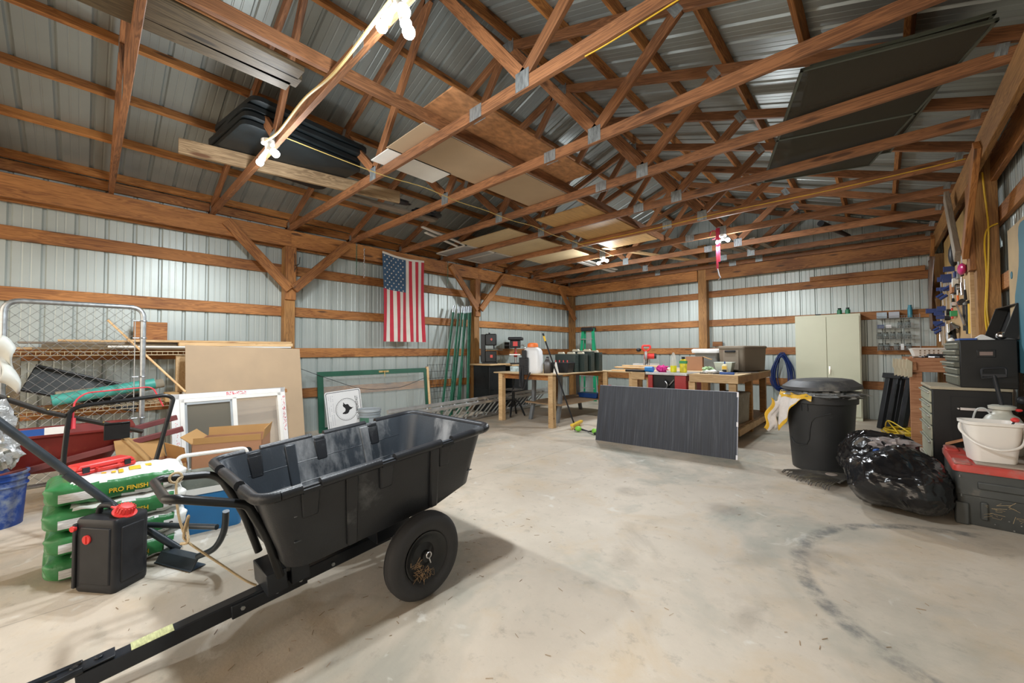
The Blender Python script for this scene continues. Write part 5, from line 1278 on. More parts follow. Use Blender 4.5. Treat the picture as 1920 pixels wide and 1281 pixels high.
# air hose
hz = thing('air_hose', 'coiled dark blue air hose hanging on the back wall left of the cream cabinet', 'hose', (-1.42, 9.18, .82))
HB = pm('hose_blue', (.012, .03, .13), .35, var=.2); b = MB(); random.seed(8)
for i in range(15):
    a, c = .16 + .012 * (i % 7), .31 + .014 * (i % 5); dx = .02 * (i % 3) ; yy = -.10 + .014 * (i % 8); low = .05 * random.random()
    b.tube([(dx + a * (1 if i < 9 else .8) * math.cos(t) * (.55 + .45 * (.5 - .5 * math.sin(t))), yy, -.02 - low + c * math.sin(t)) for t in [2 * PI * k / 26 for k in range(26)]], .0085, 6, closed=True)
b.build('coil', HB, hz); b = MB(); b.box(-.03, .03, -.05, .05, .28, .30); b.build('hook', STEEL, hz)
# jar rack
jr = thing('wire_jar_rack', 'white wire rack on the back wall holding glass jars', 'rack', (.20, 9.252, 1.18))
WW = pm('white_wire', (.42, .42, .40), .4); b = MB()
for z in (.02, .20, .38, .55):
    for y in (-.13, -.06, 0): b.tube([(-.24, y, z), (.27, y, z)], .002, 4)
    for k in range(18): b.tube([(-.24 + k * .03, -.13, z + .035), (-.24 + k * .03, -.13, z), (-.24 + k * .03, .0, z)], .0013, 4)
    b.tube([(-.24, -.13, z + .035), (.27, -.13, z + .035)], .002, 4)
for x in (-.24, .27): b.tube([(x, .0, 0), (x, 0, .62)], .003, 4); b.tube([(x, -.13, 0), (x, -.13, .60)], .002, 4)
b.build('wire_frame', WW, jr)
jar = thing('glass_jar', 'x', 'jar', (0, 0, 0), group='jars in the wire rack')
GL = clear('jar_glass', (.20, .23, .22), .42, .05)
b = MB(); b.lathe([(0, 0), (.034, 0), (.036, .01), (.036, .075), (.026, .092), (.026, .10)], 18); b.build('glass', GL, jar)
b = MB(); b.cyl((0, 0, .098), (0, 0, .112), .029); b.build('lid', pm('jar_lid', (.10, .095, .07), .4, .5), jar)
b = MB(); random.seed(2)
for i in range(14): b.ball((random.uniform(-.02, .02), random.uniform(-.02, .02), .008 + random.random() * .045), .008, 6)
b.build('contents', pm('screws', (.22, .19, .12), .5, .4, var=.5), jar, kind='stuff')
rows = [(1.20, [(.0, 'lowest row, far left'), (.075, 'lowest row, second from left'), (.19, 'lowest row, third from left'), (.335, 'lowest row, far right')]),
        (1.385, [(-.015, 'middle row, far left'), (.065, 'middle row, second from left'), (.15, 'middle row, centre'), (.235, 'middle row, fourth'), (.33, 'middle row, far right')]),
        (1.565, [(.24, 'upper row, left'), (.33, 'upper row, right')])]
first = True
for z, l in rows:
    for x, w in l:
        j = jar if first else dup(jar); first = False
        j.location = (x, 9.185, z + .003); j['label'] = 'glass jar of hardware in the white wire rack, ' + w
def kit(name, label, x, y, z, w, d, h, m, cat='box', **k):
    q = MB(); q.box(-w / 2, w / 2, -d / 2, d / 2, 0, h); return tag(q.build(name, m, loc=(x, y, z), bevel=k.get('bev', .003), rot=(0, 0, k.get('rz', 0))), label, cat)
kit('label_box', 'pale blue box with a silver window at the top left of the wire rack', .02, 9.185, 1.737, .13, .10, .10, pm('pale_blue', (.38, .45, .50), .5, var=.2, scale=20))
kit('label_box', 'plain pale grey box at the top middle of the wire rack', .17, 9.185, 1.737, .13, .10, .10, pm('pale_grey', (.42, .44, .48), .5))
kit('parts_box', 'blue and white small parts box in the upper row of the wire rack', .0, 9.185, 1.568, .09, .08, .06, pm('bluewhite', (.12, .16, .28), .5, var=.6, scale=40))
kit('parts_box', 'small white box with a black lid in the upper row of the wire rack', .10, 9.185, 1.568, .07, .08, .055, PAPER)
kit('white_card', 'white card box in the lowest row between two jars', .26, 9.185, 1.203, .04, .05, .10, PAPER)
t = thing('spray_can', 'teal bottle standing on the right end of the wire rack', 'bottle', (.36, 9.185, 1.737)); b = MB(); b.lathe([(0, 0), (.03, 0), (.03, .15), (.022, .17), (.022, .20), (0, .20)], 18); b.build('can', pm('teal', (.05, .25, .33), .4), t)
# ================================================================ right workbench
wb2 = thing('clamp_bench', 'reddish wooden workbench along the right wall under the tool board', 'workbench', (.50, 7.9, 0))
REDW = wood('reddish_lumber', (0.30, 0.12, 0.05), (0.52, 0.26, 0.13))
def wbb(name, *a, m=REDW):
    q = MB(); q.box(*a); return q.build(name, m, wb2, bevel=.003)
wbb('top', -.26, .30, -.92, .95, 1.06, 1.10); wbb('front_apron', -.24, .28, -.92, -.88, .93, 1.06); wbb('side_apron', -.26, -.22, -.90, .95, .93, 1.06)
for x, y in ((-.19, -.84), (.23, -.84), (-.19, .85), (.23, .85)): wbb('leg', x - .055, x + .055, y - .035, y + .035, 0, .93)
wbb('diagonal_brace', -.235, -.215, -.80, -.68, .2, .93)
q_ = MB(); q_.box(0, .62, -.02, .02, -.10, 0); q_ = q_.build('clamp_rail', REDW, wb2, bevel=.003); q_.matrix_basis = T(-.205, -.97, 1.055, 0, 0, rad(102))
for i in range(5):
    t = thing('wooden_clamp', ['nearest', 'second', 'third', 'fourth', 'farthest'][i] + ' pale notched wooden clamp hanging on the side of the right workbench', 'clamp', (.255 - .028 * i, 6.93 + i * .13, .855), group='pale clamps on the workbench side')
    q = MB(); q.prism([(-.02, 0), (.02, .02), (.025, .20), (-.03, .24), (-.035, .12), (-.02, .10)], -.025, .025, T(0, 0, 0) @ Matrix(((1, 0, 0, 0), (0, 0, 1, 0), (0, 1, 0, 0), (0, 0, 0, 1)))); q.build('jaw', pm('clamp_cream', (.42, .37, .26), .7, var=.15), t, bevel=.003)
bsk = thing('white_basket', 'long white plastic basket with square holes on the right workbench', 'basket', (.52, 7.45, 1.10), rad(4))
b = MB(); b.frus((-.20, .20, -.13, .13), (-.24, .24, -.15, .15), 0, .12); b.box(-.25, .25, -.16, -.145, .115, .125); b.build('shell', WHT, bsk)
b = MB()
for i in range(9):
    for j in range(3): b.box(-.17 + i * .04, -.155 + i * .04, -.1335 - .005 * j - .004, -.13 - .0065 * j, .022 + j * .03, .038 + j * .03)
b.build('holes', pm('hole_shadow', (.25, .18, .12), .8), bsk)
kit('plane_tool', 'black curved tool lying in front of the white basket', .54, 7.12, 1.10, .26, .07, .05, BLK, 'tool', bev=.02, rz=.2)
kit('wood_offcut', 'thin wooden offcut under the white basket', .42, 7.25, 1.10, .3, .05, .02, REDW, 'board')
random.seed(31)
for i in range(6):
    q = MB(); q.tube([(-.05, 0, .012), (0, .03, .012), (.05, 0, .016)], .011, 6)
    tag(q.build('small_tool', [STEEL, BLK][i % 2], loc=(.34 + .06 * i, 7.04 + .02 * (i % 3), 1.10), rot=(0, 0, i)), ['leftmost', 'second', 'third', 'fourth', 'fifth', 'rightmost'][i] + ' small metal tool on the front edge of the right workbench', 'tool', 'small tools on the right workbench')
# folded black sawhorses
sw = thing('sawhorse', 'black folded sawhorse leaning at the back beside the workbench leg, left one', 'sawhorse', (.02, 8.25, 0), rot=(rad(0), rad(11), rad(40)))
b = MB(); b.box(-.03, .03, -.10, -.02, 0, .84); b.box(-.03, .03, .04, .12, 0, .84); b.box(-.045, .045, -.14, .16, .78, .86); b.build('folded_legs', BLK, sw, bevel=.008)
b = MB(); b.box(-.032, .032, -.11, -.085, .1, .7); b.build('metal_strip', BLKM, sw)
dup(sw, (.15, 8.15, 0), label='black folded sawhorse leaning beside the workbench leg, right one')
# yellow hose and white cord on the floor
b = MB(); random.seed(6)
for i in range(9):
    r = .20 + .015 * i; cx, cy = .30 + .02 * math.sin(i * 2), 7.9 + .04 * math.cos(i * 3)
    b.tube([(cx + r * math.cos(t), cy + r * .9 * math.sin(t), .012 + .016 * (i % 4) + .02 * abs(math.sin(t * 2 + i))) for t in [2 * PI * k / 24 for k in range(24)]], .008, 6, closed=True)
b.tube(spline([(.05, 7.7, .2), (.12, 7.5, .12), (.2, 7.3, .03), (.35, 7.25, .02)], 5), .008, 6); b.tube(spline([(.02, 8.1, .02), (.05, 7.6, .22), (.2, 7.35, .16), (.4, 7.3, .02)], 6), .008, 6)
tag(b.build('yellow_hose', pm('hose_yellow', (.70, .47, .02), .4)), 'coiled yellow hose on the floor at the foot of the right workbench', 'hose')
b = MB(); b.tube(spline([(-.25, 6.2, .01), (-.20, 6.2, .12), (-.05, 6.3, .20), (.08, 6.4, .14), (.12, 6.5, .01)], 6), .005, 6); tag(b.build('loose_wire', WHT), 'white cord arching above the floor behind the trash bag', 'cord')
# ================================================================ trash can
TC = pm('can_black', (.022, .023, .024), .5, var=.2, scale=5, bump=.12, bscale=150, dirt=(.09, .085, .075), dscale=4, dth=.62)
tc = thing('trash_can', 'big black plastic trash can with its lid propped on overflowing rubbish', 'trash can', (-.47, 5.14, 0), rad(-10))
b = MB(); b.lathe([(0, .02), (.235, .02), (.24, 0), (.245, .03), (.285, .66), (.288, .67), (.305, .675), (.307, .745), (.30, .75), (.29, .745), (.285, .70), (0, .60)], 48); b.build('barrel', TC, tc)
b = MB()
def can_r(z): return .245 + (z - .03) * .0635
b.tube([((can_r(z) + .002) * math.cos(a), (can_r(z) + .002) * math.sin(a), z) for a, z in [(-2.45, .30), (-2.3, .26), (-2.1, .25), (-1.9, .255), (-1.75, .27), (-1.66, .32), (-1.62, .42), (-1.56, .50), (-1.45, .545), (-1.25, .57), (-1.0, .59)]], .006, 8)
for a in (-1.85, -1.66): b.tube([((can_r(z) + .003) * math.cos(a), (can_r(z) + .003) * math.sin(a), z) for z in (.60, .66, .70)], .006, 6)
b.build('moulded_lines', TC, tc)
b = MB(); b.lathe([(0, .075), (.21, .07), (.26, .06), (.31, .02), (.325, .012), (.33, -.02), (.318, -.02), (.31, .0), (0, .06)], 44, T(.01, .0, .835, rad(2), rad(-2), 0)); b.build('lid', pm('lid_dusty', (.05, .05, .052), .55, var=.25, dirt=(.16, .15, .13), dscale=4, dth=.5), tc)
def drape(fn, nu, nv, name, m, parent, solid=.002, **k):
    q = MB(); q.grid(fn, nu, nv); return q.build(name, m, parent, solid=solid, **k)
SACK = pm('feed_sack_white', (.68, .64, .62), .6, var=.06, scale=18, bump=.6, bscale=30); SACKY = pm('feed_sack_yellow', (.72, .42, .03), .55, var=.12)
sk = thing('feed_bag', 'torn white and yellow feed bag hanging out of the trash can on the left', 'bag', (-.47, 5.14, .73))
def sk1(u, v):
    a = rad(-195 + 100 * u); r = .325 + .02 * math.sin(u * 20) + .03 * v; drop = .05 + .36 * max(0, 1 - abs(u - .42) / .40) 
    return (r * math.cos(a), r * math.sin(a), .035 - v * drop + .01 * math.sin(u * 30))
o = drape(sk1, 36, 14, 'hanging_sheet', [SACK, SACKY], sk)
for p in o.data.polygons:
    c = p.center; p.material_index = 1 if (c.z > -.01 or (int(p.index % 14) > 11)) else 0
def sk2(u, v): return (-.30 - .08 * v - .10 * u + .02 * math.sin(v * 9), -.10 - .05 * u, -.05 - .33 * v + .02 * math.sin(u * 8))
o = drape(sk2, 8, 14, 'torn_strip', [SACK, SACKY], sk)
for p in o.data.polygons: p.material_index = 1 if p.index // 14 > 5 else 0
b, _ = crumple('', '', '', 0, .33, None, 3, (1.02, 1.02, .16), .35, 34, 5); tag(b.build('clear_rubbish', FOIL, loc=(-.45, 5.14, .765)), 'crumpled clear plastic rubbish squeezed under the trash can lid', 'rubbish')
# rake
rk = thing('leaf_rake', 'black plastic leaf rake head lying on the floor in front of the trash can', 'rake', (-.22, 4.83, .01), 0)
b = MB(); RKM = pm('rake_dark', (.085, .078, .068), .6, var=.3, dirt=(.2, .18, .12), dscale=8)
for i in range(26):
    a = rad(-162 + 58 * i / 25); r1 = .50 + .03 * math.sin(i * 1.1)
    b.tube([(.12 * math.cos(a), .12 * math.sin(a), .03), (.35 * math.cos(a), .35 * math.sin(a), .045), (r1 * math.cos(a), r1 * math.sin(a), .03), ((r1 + .02) * math.cos(a), (r1 + .02) * math.sin(a), .004)], .0045, 5)
b.build('tines', RKM, rk)
b = MB(); b.prism([(.03, .03)] + [(.36 * math.cos(rad(a)), .36 * math.sin(rad(a))) for a in range(-166, -98, 6)], .034, .042); b.build('fan_plate', RKM, rk); b = MB(); b.cyl((-.14, -.12, .042), (-.14, -.12, .046), .045, n=24); b.build('round_sticker', pm('sticker_beige', (.45, .38, .33), .6), rk)
# ================================================================ black rubbish bags
from mathutils import noise as _nz
BAGM = pm('black_bag_film', (.010, .010, .011), .17, var=.1, bump=.55, bscale=8, stretch=(1, 1, 2.4), rvar=.06)
def bagmesh(sc, seed, amp=.13, nu=120, nv=90, knot=(0, 0, 1), folds=5.0):
    q = MB(); kn = Vector(knot).normalized(); ux = kn.orthogonal().normalized(); uy = kn.cross(ux)
    def fn(u, v):
        th = PI * v; ph = 2 * PI * u
        n_ = kn * math.cos(th) + (ux * math.cos(ph) + uy * math.sin(ph)) * math.sin(th)
        big = _nz.noise(n_ * 1.25 + Vector((seed, 0, 0)))
        wob = _nz.noise(n_ * 2.2 + Vector((0, seed, 0)))
        f = _nz.noise(Vector((math.cos(ph) * folds * .55, math.sin(ph) * folds * .55, th * 1.5 + wob * 2.2 + seed)))
        f2 = _nz.noise(Vector((math.cos(ph) * folds * 1.3 + 9, math.sin(ph) * folds * 1.3, th * 2.8 + wob * 3 + seed)))
        cr = max(0, 1 - abs(f) * 5.0) * .5 + max(0, 1 - abs(f2) * 4.5) * .10
        k = 1 + amp * (1.9 * big) + amp * cr * (.35 + math.sin(th)) * .55 + .010 * _nz.noise(n_ * 9)
        k *= 1 if n_.z > -.1 else 1 - .20 * min(1, (-.1 - n_.z) / .75)
        p = Vector((n_.x * k * sc[0], n_.y * k * sc[1], n_.z * k * sc[2]))
        zmin = -sc[2] * .80
        if p.z < zmin: p.z = zmin + (p.z - zmin) * .03
        return p + Vector((0, 0, sc[2] * .81))
    q.grid(fn, nu, nv)
    return q
rb = thing('rubbish_bag', 'large shiny black rubbish bag slumped on the floor beside the red-topped box', 'bag', (.08, 4.19, 0))
bagmesh((.30, .31, .25), 3.3, knot=(-.3, .5, .8)).build('bag_film', BAGM, rb)
q = MB()
for i in range(9):
    a = i * .7; q.tube(spline([(0, 0, 0), (.03 * math.cos(a), .03 * math.sin(a), .05), (.075 * math.cos(a), .075 * math.sin(a), .07 + .02 * (i % 3))], 4), [.018] * 5 + [.014, .012, .010, .008], 6)
q.build('tied_neck', BAGM, rb, loc=(-.02, .18, .36))
rb2 = thing('rubbish_bag', 'smaller open black rubbish bag leaning on top of the slumped one', 'bag', (.0, 4.60, .0), rad(10))
bagmesh((.27, .22, .285), 6.4, .15, knot=(.2, -.6, .75), folds=6).build('bag_film', BAGM, rb2)
b, _ = crumple('', '', '', 0, .11, None, 21, (1.2, .8, .45), .5, 28, 3); b.build('clear_film_inside', clear('grey_film', (.34, .30, .29), .8, .12), rb2, loc=(.03, -.17, .44))
kit('white_packet', 'small white printed packet on the black rubbish bags', .07, 4.33, .42, .11, .07, .03, pm('packet_print', (.7, .60, .60), .4, var=.3, scale=30), 'packet', rz=.4)
b = MB(); b.cyl((0, 0, 0), (.02, -.03, .01), .018, n=14); tag(b.build('bottle_cap', BLU, loc=(-.05, 4.27, .40)), 'bright blue bottle cap in the black rubbish bag', 'cap')
# ================================================================ red and grey rolling box
GBX = pm('box_charcoal', (.055, .058, .055), .55, var=.2, scale=6, dirt=(.16, .14, .11), dscale=6, dth=.6)
gx = thing('rolling_tool_box', 'charcoal rolling tool box with a red-edged lid on the right under the white bucket', 'tool box', (.59, 4.48, 0))
b = MB(); b.loft([[(x, y, z) for x, y in rrect(.46 * k, .68 * k, .03)] for z, k in ((.0, .94), (.02, .97), (.20, .98), (.205, 1.0), (.36, 1.0))]); b.build('body', GBX, gx)
b = MB(); b.box(-.13, .22, -.352, -.33, .255, .305); b.box(-.12, -.085, -.347, -.32, .05, .17); b.box(-.235, -.17, -.35, -.28, 0, .15); b.build('moulded_panels', GBX, gx, bevel=.008)
REDB = pm('red_trim', (.48, .05, .035), .5, var=.15, dirt=(.35, .17, .14), dscale=4, dth=.52)
b = MB(); b.loft([[(x, y, z) for x, y in rrect(.48, .70, .035)] for z in (.36, .395)] + [[(x, y, .41) for x, y in rrect(.46, .68, .03)]]); b.build('lid_rim', REDB, gx)
b = MB(); b.box(-.13, .20, -.30, .30, .405, .422); b.build('lid_panel', pm('lid_taupe', (.32, .27, .22), .7, var=.1), gx, bevel=.01); b = MB(); b.box(-.235, -.15, -.345, -.20, .40, .425); b.build('red_corner', REDB, gx, bevel=.012); b = MB(); b.box(-.235, -.16, .15, .34, .40, .425); b.build('red_corner', REDB, gx, bevel=.012)
b = MB()
for x, z in ((-.21, .335), (-.21, .325), (-.205, .205), (-.205, .195), (-.06, .04), (.0, .075), (.05, .06), (.08, .065), (.13, .08), (.02, .02), (.15, .05)): b.ball((x, -.352, z), .0045, 6)
b.build('rivets', STEEL, gx)
b = MB(); random.seed(4)
for _ in range(30):
    x = random.uniform(-.1, .2); z = random.uniform(.08, .2); b.tube([(x, -.356, z), (x + random.uniform(-.03, .03), -.36, z + random.uniform(-.02, .02)), (x + random.uniform(-.05, .05), -.354, z + random.uniform(-.03, .02))], .0008, 3)
b.build('straw_bits', pm('straw2', (.5, .36, .18), .8), gx, kind='stuff')
mb = thing('mop_bucket', 'white rectangular plastic bucket with a curved handle on the red-edged box', 'bucket', (.548, 4.33, .424), rad(10))
WB2 = pm('bucket_white', (.80, .76, .70), .38, var=.02)
b = MB(); def_l = lambda k, z: [(x * k, y * k, z) for x, y in rrect(.27, .21, .05)]
b.loft([def_l(.76, 0), def_l(.78, .01), def_l(.97, .25), def_l(1.05, .255), def_l(1.06, .275), def_l(1.0, .275), def_l(.94, .25), def_l(.74, .015)]); b.build('pail', WB2, mb)
b = MB(); b.tube(spline([(-.145, 0, .25), (-.15, -.03, .20), (-.10, -.12, .13), (0, -.155, .10), (.10, -.12, .13), (.15, -.03, .20), (.145, 0, .25)], 6), [.008] * 37, 8, flat=(0, 0, 1)); b.build('bail_handle', WB2, mb)
b = MB(); b.cyl((.02, .0, .22), (.16, .06, .40), .007); b.build('x', BLK, mb); bpy.data.objects.remove(C.objects[-1])
sc_ = thing('black_wand', 'black wand with a red grip standing in the white bucket', 'wand', (.58, 4.33, .60)); b = MB(); b.cyl((0, 0, -.06), (.08, .03, .10), .006); b.build('rod', BLK, sc_); b = MB(); b.ball((.085, .03, .115), .022, 10, sc=(1, 1, .8)); b.build('grip', RED, sc_, label='red grip')
# pump sprayer behind the bucket
ps = thing('pump_sprayer', 'white tank pump sprayer with black pump handle behind the white bucket', 'sprayer', (.655, 4.69, .424))
TK = pm('tank_white', (.50, .49, .42), .38, var=.04)
b = MB(); b.lathe([(0, 0), (.10, 0), (.115, .02), (.118, .16), (.11, .22), (.08, .275), (.052, .295), (.046, .315), (.046, .325), (.068, .33), (.07, .352), (.05, .36), (0, .36)], 32); b.build('tank', TK, ps)
b = MB(); b.cyl((0, 0, .36), (-.03, .02, .58), .013); b.build('pump_rod', BLK, ps)
b = MB(); b.tube(fillet([(-.09, .02, .56), (-.09, .02, .63), (.03, .02, .64), (.03, .02, .57)], .02), .008, 8, closed=True); b.box(-.09, .03, .01, .03, .57, .59); b.build('pump_handle', BLK, ps)
b = MB(); b.tube(spline([(-.06, -.03, .29), (-.09, -.03, .33), (-.13, -.02, .31), (-.15, -.01, .2), (-.15, 0, .05)], 6), .006, 6); b.build('tube', clear('clear_tube', (.6, .62, .6), .7, .2), ps)
b = MB(); b.ball((.10, .02, .40), .03, 10); b.build('wand_joint', BLK, ps)
b = MB(); b.ball((.075, -.03, .33), .012, 8, sc=(1.6, 1, 1)); b.build('red_clip', RED, ps)
beam('broom_stick', (.32, 4.92, .38), (.52, 4.80, .505), .022, .022, REDW, label='reddish wooden stick poking out behind the red-edged box', cat='stick')
# ================================================================ tool chests
CHB = pm('chest_black', (.013, .013, .013), .42, .0, var=.3, scale=5, dirt=(.07, .06, .05), dscale=12, dth=.70, spec=.3); CHF = pm('chest_front', (.36, .36, .27), .4, .1, var=.12); CHC = pm('chest_trim', (.45, .45, .40), .3, .7)
ch = thing('tool_chest', 'black roller tool chest with pale green-grey drawers beside the rubbish bags', 'tool chest', (.51, 5.18, 0), rad(2.2))
b = MB(); b.box(-.215, .215, -.30, .30, .05, .87); b.build('cabinet_body', CHB, ch, bevel=.006)
b = MB(); b.box(-.225, .22, -.31, .31, .87, .893); b.build('dusty_top', pm('dusty_top', (.36, .31, .22), .7, var=.15), ch, bevel=.004)
zs = [.09, .27, .44, .56, .66, .75, .86]
for i in range(6):
    q = MB(); q.box(-.228, -.215, -.285, .285, zs[i] + .006, zs[i + 1] - .006); d_ = q.build('drawer', CHF, ch, bevel=.003)
    q = MB(); q.box(-.243, -.226, -.285, .285, zs[i + 1] - .03, zs[i + 1] - .014); q.build('drawer_pull', CHC, d_, bevel=.004)
b = MB(); b.box(-.06, .20, -.325, -.312, .71, .73); b.cyl((-.07, -.30, .72), (-.07, -.33, .72), .006); b.build('towel_rail', pm('rail_pale', (.62, .56, .52), .5), ch, bevel=.002)
b = MB(); b.box(-.11, -.107, -.303, -.3, .08, .82); b.box(-.107, .2, -.303, -.3, .815, .82); b.build('side_seams', INK, ch)
for x in (-.16, .16):
    for y in (-.24, .24): q = MB(); q.cyl((x - .012, y, .03), (x + .012, y, .03), .03, n=14); q.build('caster', RUB, ch)
up_ = thing('top_tool_chest', 'black top tool chest with part-open drawers standing on the roller chest', 'tool chest', (.605, 5.15, .894), rad(3.0))
b = MB(); b.box(-.15, .15, -.28, .28, 0, .385); b.build('chest_body', CHB, up_, bevel=.006)
zs = [.01, .10, .16, .21, .26, .31, .37]
for i in range(6):
    ex = [0, .004, .022, .0, .012, 0][i]
    q = MB(); q.box(-.160 - ex, -.148, -.265, .265, zs[i] + .004, zs[i + 1] - .004); d_ = q.build('drawer', pm('drawer_dark_olive', (.09, .095, .075), .4, .3), up_, bevel=.003)
    q = MB(); q.box(-.172 - ex, -.158 - ex, -.265, .265, zs[i + 1] - .02, zs[i + 1] - .008); q.build('drawer_pull', CHC, d_, bevel=.003)
b = MB(); b.box(-.06, .04, -.285, -.279, .245, .305); q_ = b.build('handle_plate', BLKM, up_, bevel=.01); b = MB(); b.box(-.045, .025, -.288, -.284, .26, .29); b.build('carry_handle', pm('handle_brown', (.20, .14, .12), .5), up_, bevel=.004)
M = T(.15, 0, .385, 0, rad(16), 0)
b = MB(); b.box(.0, .012, -.28, .28, .0, .27, M); b.box(-.075, .0, -.28, -.27, .0, .27, M); b.box(-.075, .0, .27, .28, .0, .27, M); b.box(-.075, .012, -.28, .28, .262, .272, M); b.build('open_lid', CHB, up_, bevel=.003)
for i, y in enumerate((-.20, -.13)):
    t = thing('screwdriver', ['nearer', 'farther'][i] + ' orange-handled screwdriver clipped inside the open chest lid', 'screwdriver', (.742, 5.12 + y, 1.325), rot=(rad(10), rad(16), 0), group='orange screwdrivers in the lid')
    q = MB(); q.cyl((0, 0, 0), (0, 0, .11), .011, .009, n=8); q.build('handle', ORG, t, bevel=.002); q = MB(); q.cyl((0, 0, .11), (0, 0, .19), .003, n=6); q.build('shaft', STEEL, t)
kit('blue_tray', 'flat blue box on top of the upper tool chest', .53, 5.12, 1.280, .10, .26, .016, BLU, 'box'); b = MB(); b.frus((-.06, .06, -.08, .08), (-.01, .0, -.03, .03), 0, .045); tag(b.build('white_paper', PAPER, loc=(.62, 5.08, 1.280)), 'folded white paper on top of the upper tool chest', 'paper')
b = MB(); b.ball((0, 0, .03), .03, 16, sc=(1.1, 1, 1)); tag(b.build('round_tin', CHROME, loc=(.70, 4.93, 1.280)), 'shiny round tin beside the open chest lid', 'tin')

# ================================================================ tool board on the right wall
pb = thing('pegboard', 'wooden tool board on the right wall crowded with hanging tools', 'tool board', (.66, 7.1, 1.25))
b = MB(); b.box(-.01, .01, -1.35, 1.45, 0, .95); b.build('board', pm('board_tan', (.40, .255, .12), .7, var=.1, scale=2), pb); b = MB(); b.box(-.03, .01, -1.40, -1.35, -.02, .97); b.build('edge_strip', PALEW, pb); b = MB(); b.box(-.008, .012, -1.2, .8, .95, 1.4); b.build('upper_plywood', pm('ply_ochre', (.36, .22, .07), .7, var=.2), pb)
BX = .648
def tool(name, label, y, z, fn, cat='tool'):
    t = thing(name, label, cat, (BX, y, z), group='tools on the tool board'); fn(t); return t
def parts(t, *l):
    for nm, m, q in l: q.build(nm, m, t)
def hammer(hc, hd):
    def f(t): parts(t, ('handle', hc, MB().cyl((0, 0, -.30), (0, 0, 0), .014, .012, n=8)), ('head', hd, MB().cyl((-.01, -.06, .01), (-.01, .05, .01), .016, n=10)))
    return f
tool('hammer', 'hammer with a yellow handle hanging near the edge of the tool board', 5.93, 1.66, hammer(YEL, BLKM))
tool('hammer', 'black-handled hammer hanging beside the yellow-handled one', 6.08, 1.66, hammer(BLK, STEEL))
tool('mallet', 'rubber mallet with dark handle hanging on the tool board', 6.25, 1.68, lambda t: parts(t, ('handle', BLK, MB().cyl((0, 0, -.28), (0, 0, 0), .016, n=8)), ('head', RUB, MB().cyl((-.02, -.07, .02), (-.02, .05, .02), .03, n=14))))
tool('pry_bar', 'diagonal steel pry bar hanging across the tool board', 6.35, 1.62, lambda t: parts(t, ('bar', STEEL, MB().tube([(-.03, .12, .07), (-.03, -.35, -.17)], .010, 6))))
tool('pink_case', 'oval bright pink case hanging high on the tool board', 6.05, 2.02, lambda t: parts(t, ('shell', pm('magenta', (.52, .02, .16), .35), MB().ball((-.03, 0, 0), .09, 18, sc=(.35, 1.2, .65))), ('strap', STEEL, MB().tube([(-.03, -.03, .06), (-.03, 0, .14), (-.03, .03, .06)], .003, 5))))
tool('black_drill', 'black cordless driver hanging at the top of the tool board', 6.55, 2.20, lambda t: parts(t, ('grip', BLK, MB().ball((-.04, -.02, .05), .06, 12, sc=(.7, .9, 2.2))), ('barrel', BLKM, MB().cyl((-.04, .02, .16), (-.04, -.05, .22), .02))))
def clamp(hc, ln=.5):
    def f(t): parts(t, ('bar', STEEL, MB().box(-.02, -.012, -.012, .012, -ln, 0)), ('grip', hc, MB().cyl((-.04, 0, -ln * .45), (-.10, 0, -ln * .55), .018, n=10)), ('jaw', hc, MB().box(-.09, .0, -.018, .018, -.03, .03)), ('lower_jaw', hc, MB().box(-.10, .0, -.02, .02, -ln * .35, -ln * .25)))
    return f
CBLU = pm('clamp_blue', (.014, .035, .15), .45)
ys = [(6.9, 2.15, .45), (7.2, 2.1, .5), (7.6, 2.12, .42), (8.0, 1.70, .50), (8.2, 1.72, .45), (7.75, 1.75, .4)]
for i, (y, z, ln) in enumerate(ys):
    tool('bar_clamp', ['nearest blue-jawed bar clamp of the upper row', 'second blue-jawed bar clamp of the upper row', 'third blue-jawed bar clamp of the upper row', 'large blue bar clamp with long grip in the lower row', 'farthest blue bar clamp of the lower row', 'blue bar clamp of the lower row beside the wire brushes'][i] + ' on the tool board', y, z, clamp(CBLU, ln), 'clamp')
tool('blue_bar', 'blue bar tool standing out at the far end of the tool board', 8.3, 1.76, lambda t: parts(t, ('bar', CBLU, MB().box(-.16, .0, -.06, .06, -.03, .03))))
for i, (y, z, m, r) in enumerate(((6.6, 1.95, WHT, .05), (6.75, 1.90, REDW, .05), (6.5, 1.80, ORG, .02), (6.3, 1.86, STEEL, .025), (6.85, 1.62, GRN, .03), (7.0, 1.70, REDD, .05), (7.2, 1.66, BLKM, .04), (6.7, 1.72, STEEL, .02), (6.2, 1.90, STEEL, .02), (7.4, 1.6, BLK, .03), (6.45, 2.02, CBLU, .03), (6.95, 1.98, STEEL, .03))):
    nm = ['white roll', 'reddish wood block', 'orange cutter', 'pair of pliers', 'green tape', 'red-handled snips', 'black pliers', 'bright chisel', 'small wrench', 'dark tape measure', 'blue marker case', 'steel square'][i]
    def f(t, r=r, m=m, i=i):
        if i % 3 == 0: parts(t, ('body', m, MB().cyl((-.005, 0, 0), (-.05, 0, 0), r, n=14)))
        elif i % 3 == 1: parts(t, ('body', m, MB().box(-.05, 0, -r * 2, r * 2, -r, r)))
        else: parts(t, ('jaws', STEEL, MB().tube([(-.02, 0, .06), (-.02, .01, 0)], .01, 6)), ('handles', m, MB().tube([(-.02, .03, -.13), (-.02, .01, 0), (-.02, -.02, -.13)], .009, 6)))
    tool(nm.replace(' ', '_').replace('-', '_'), nm + ' hanging in the middle of the tool board', y, z, f)
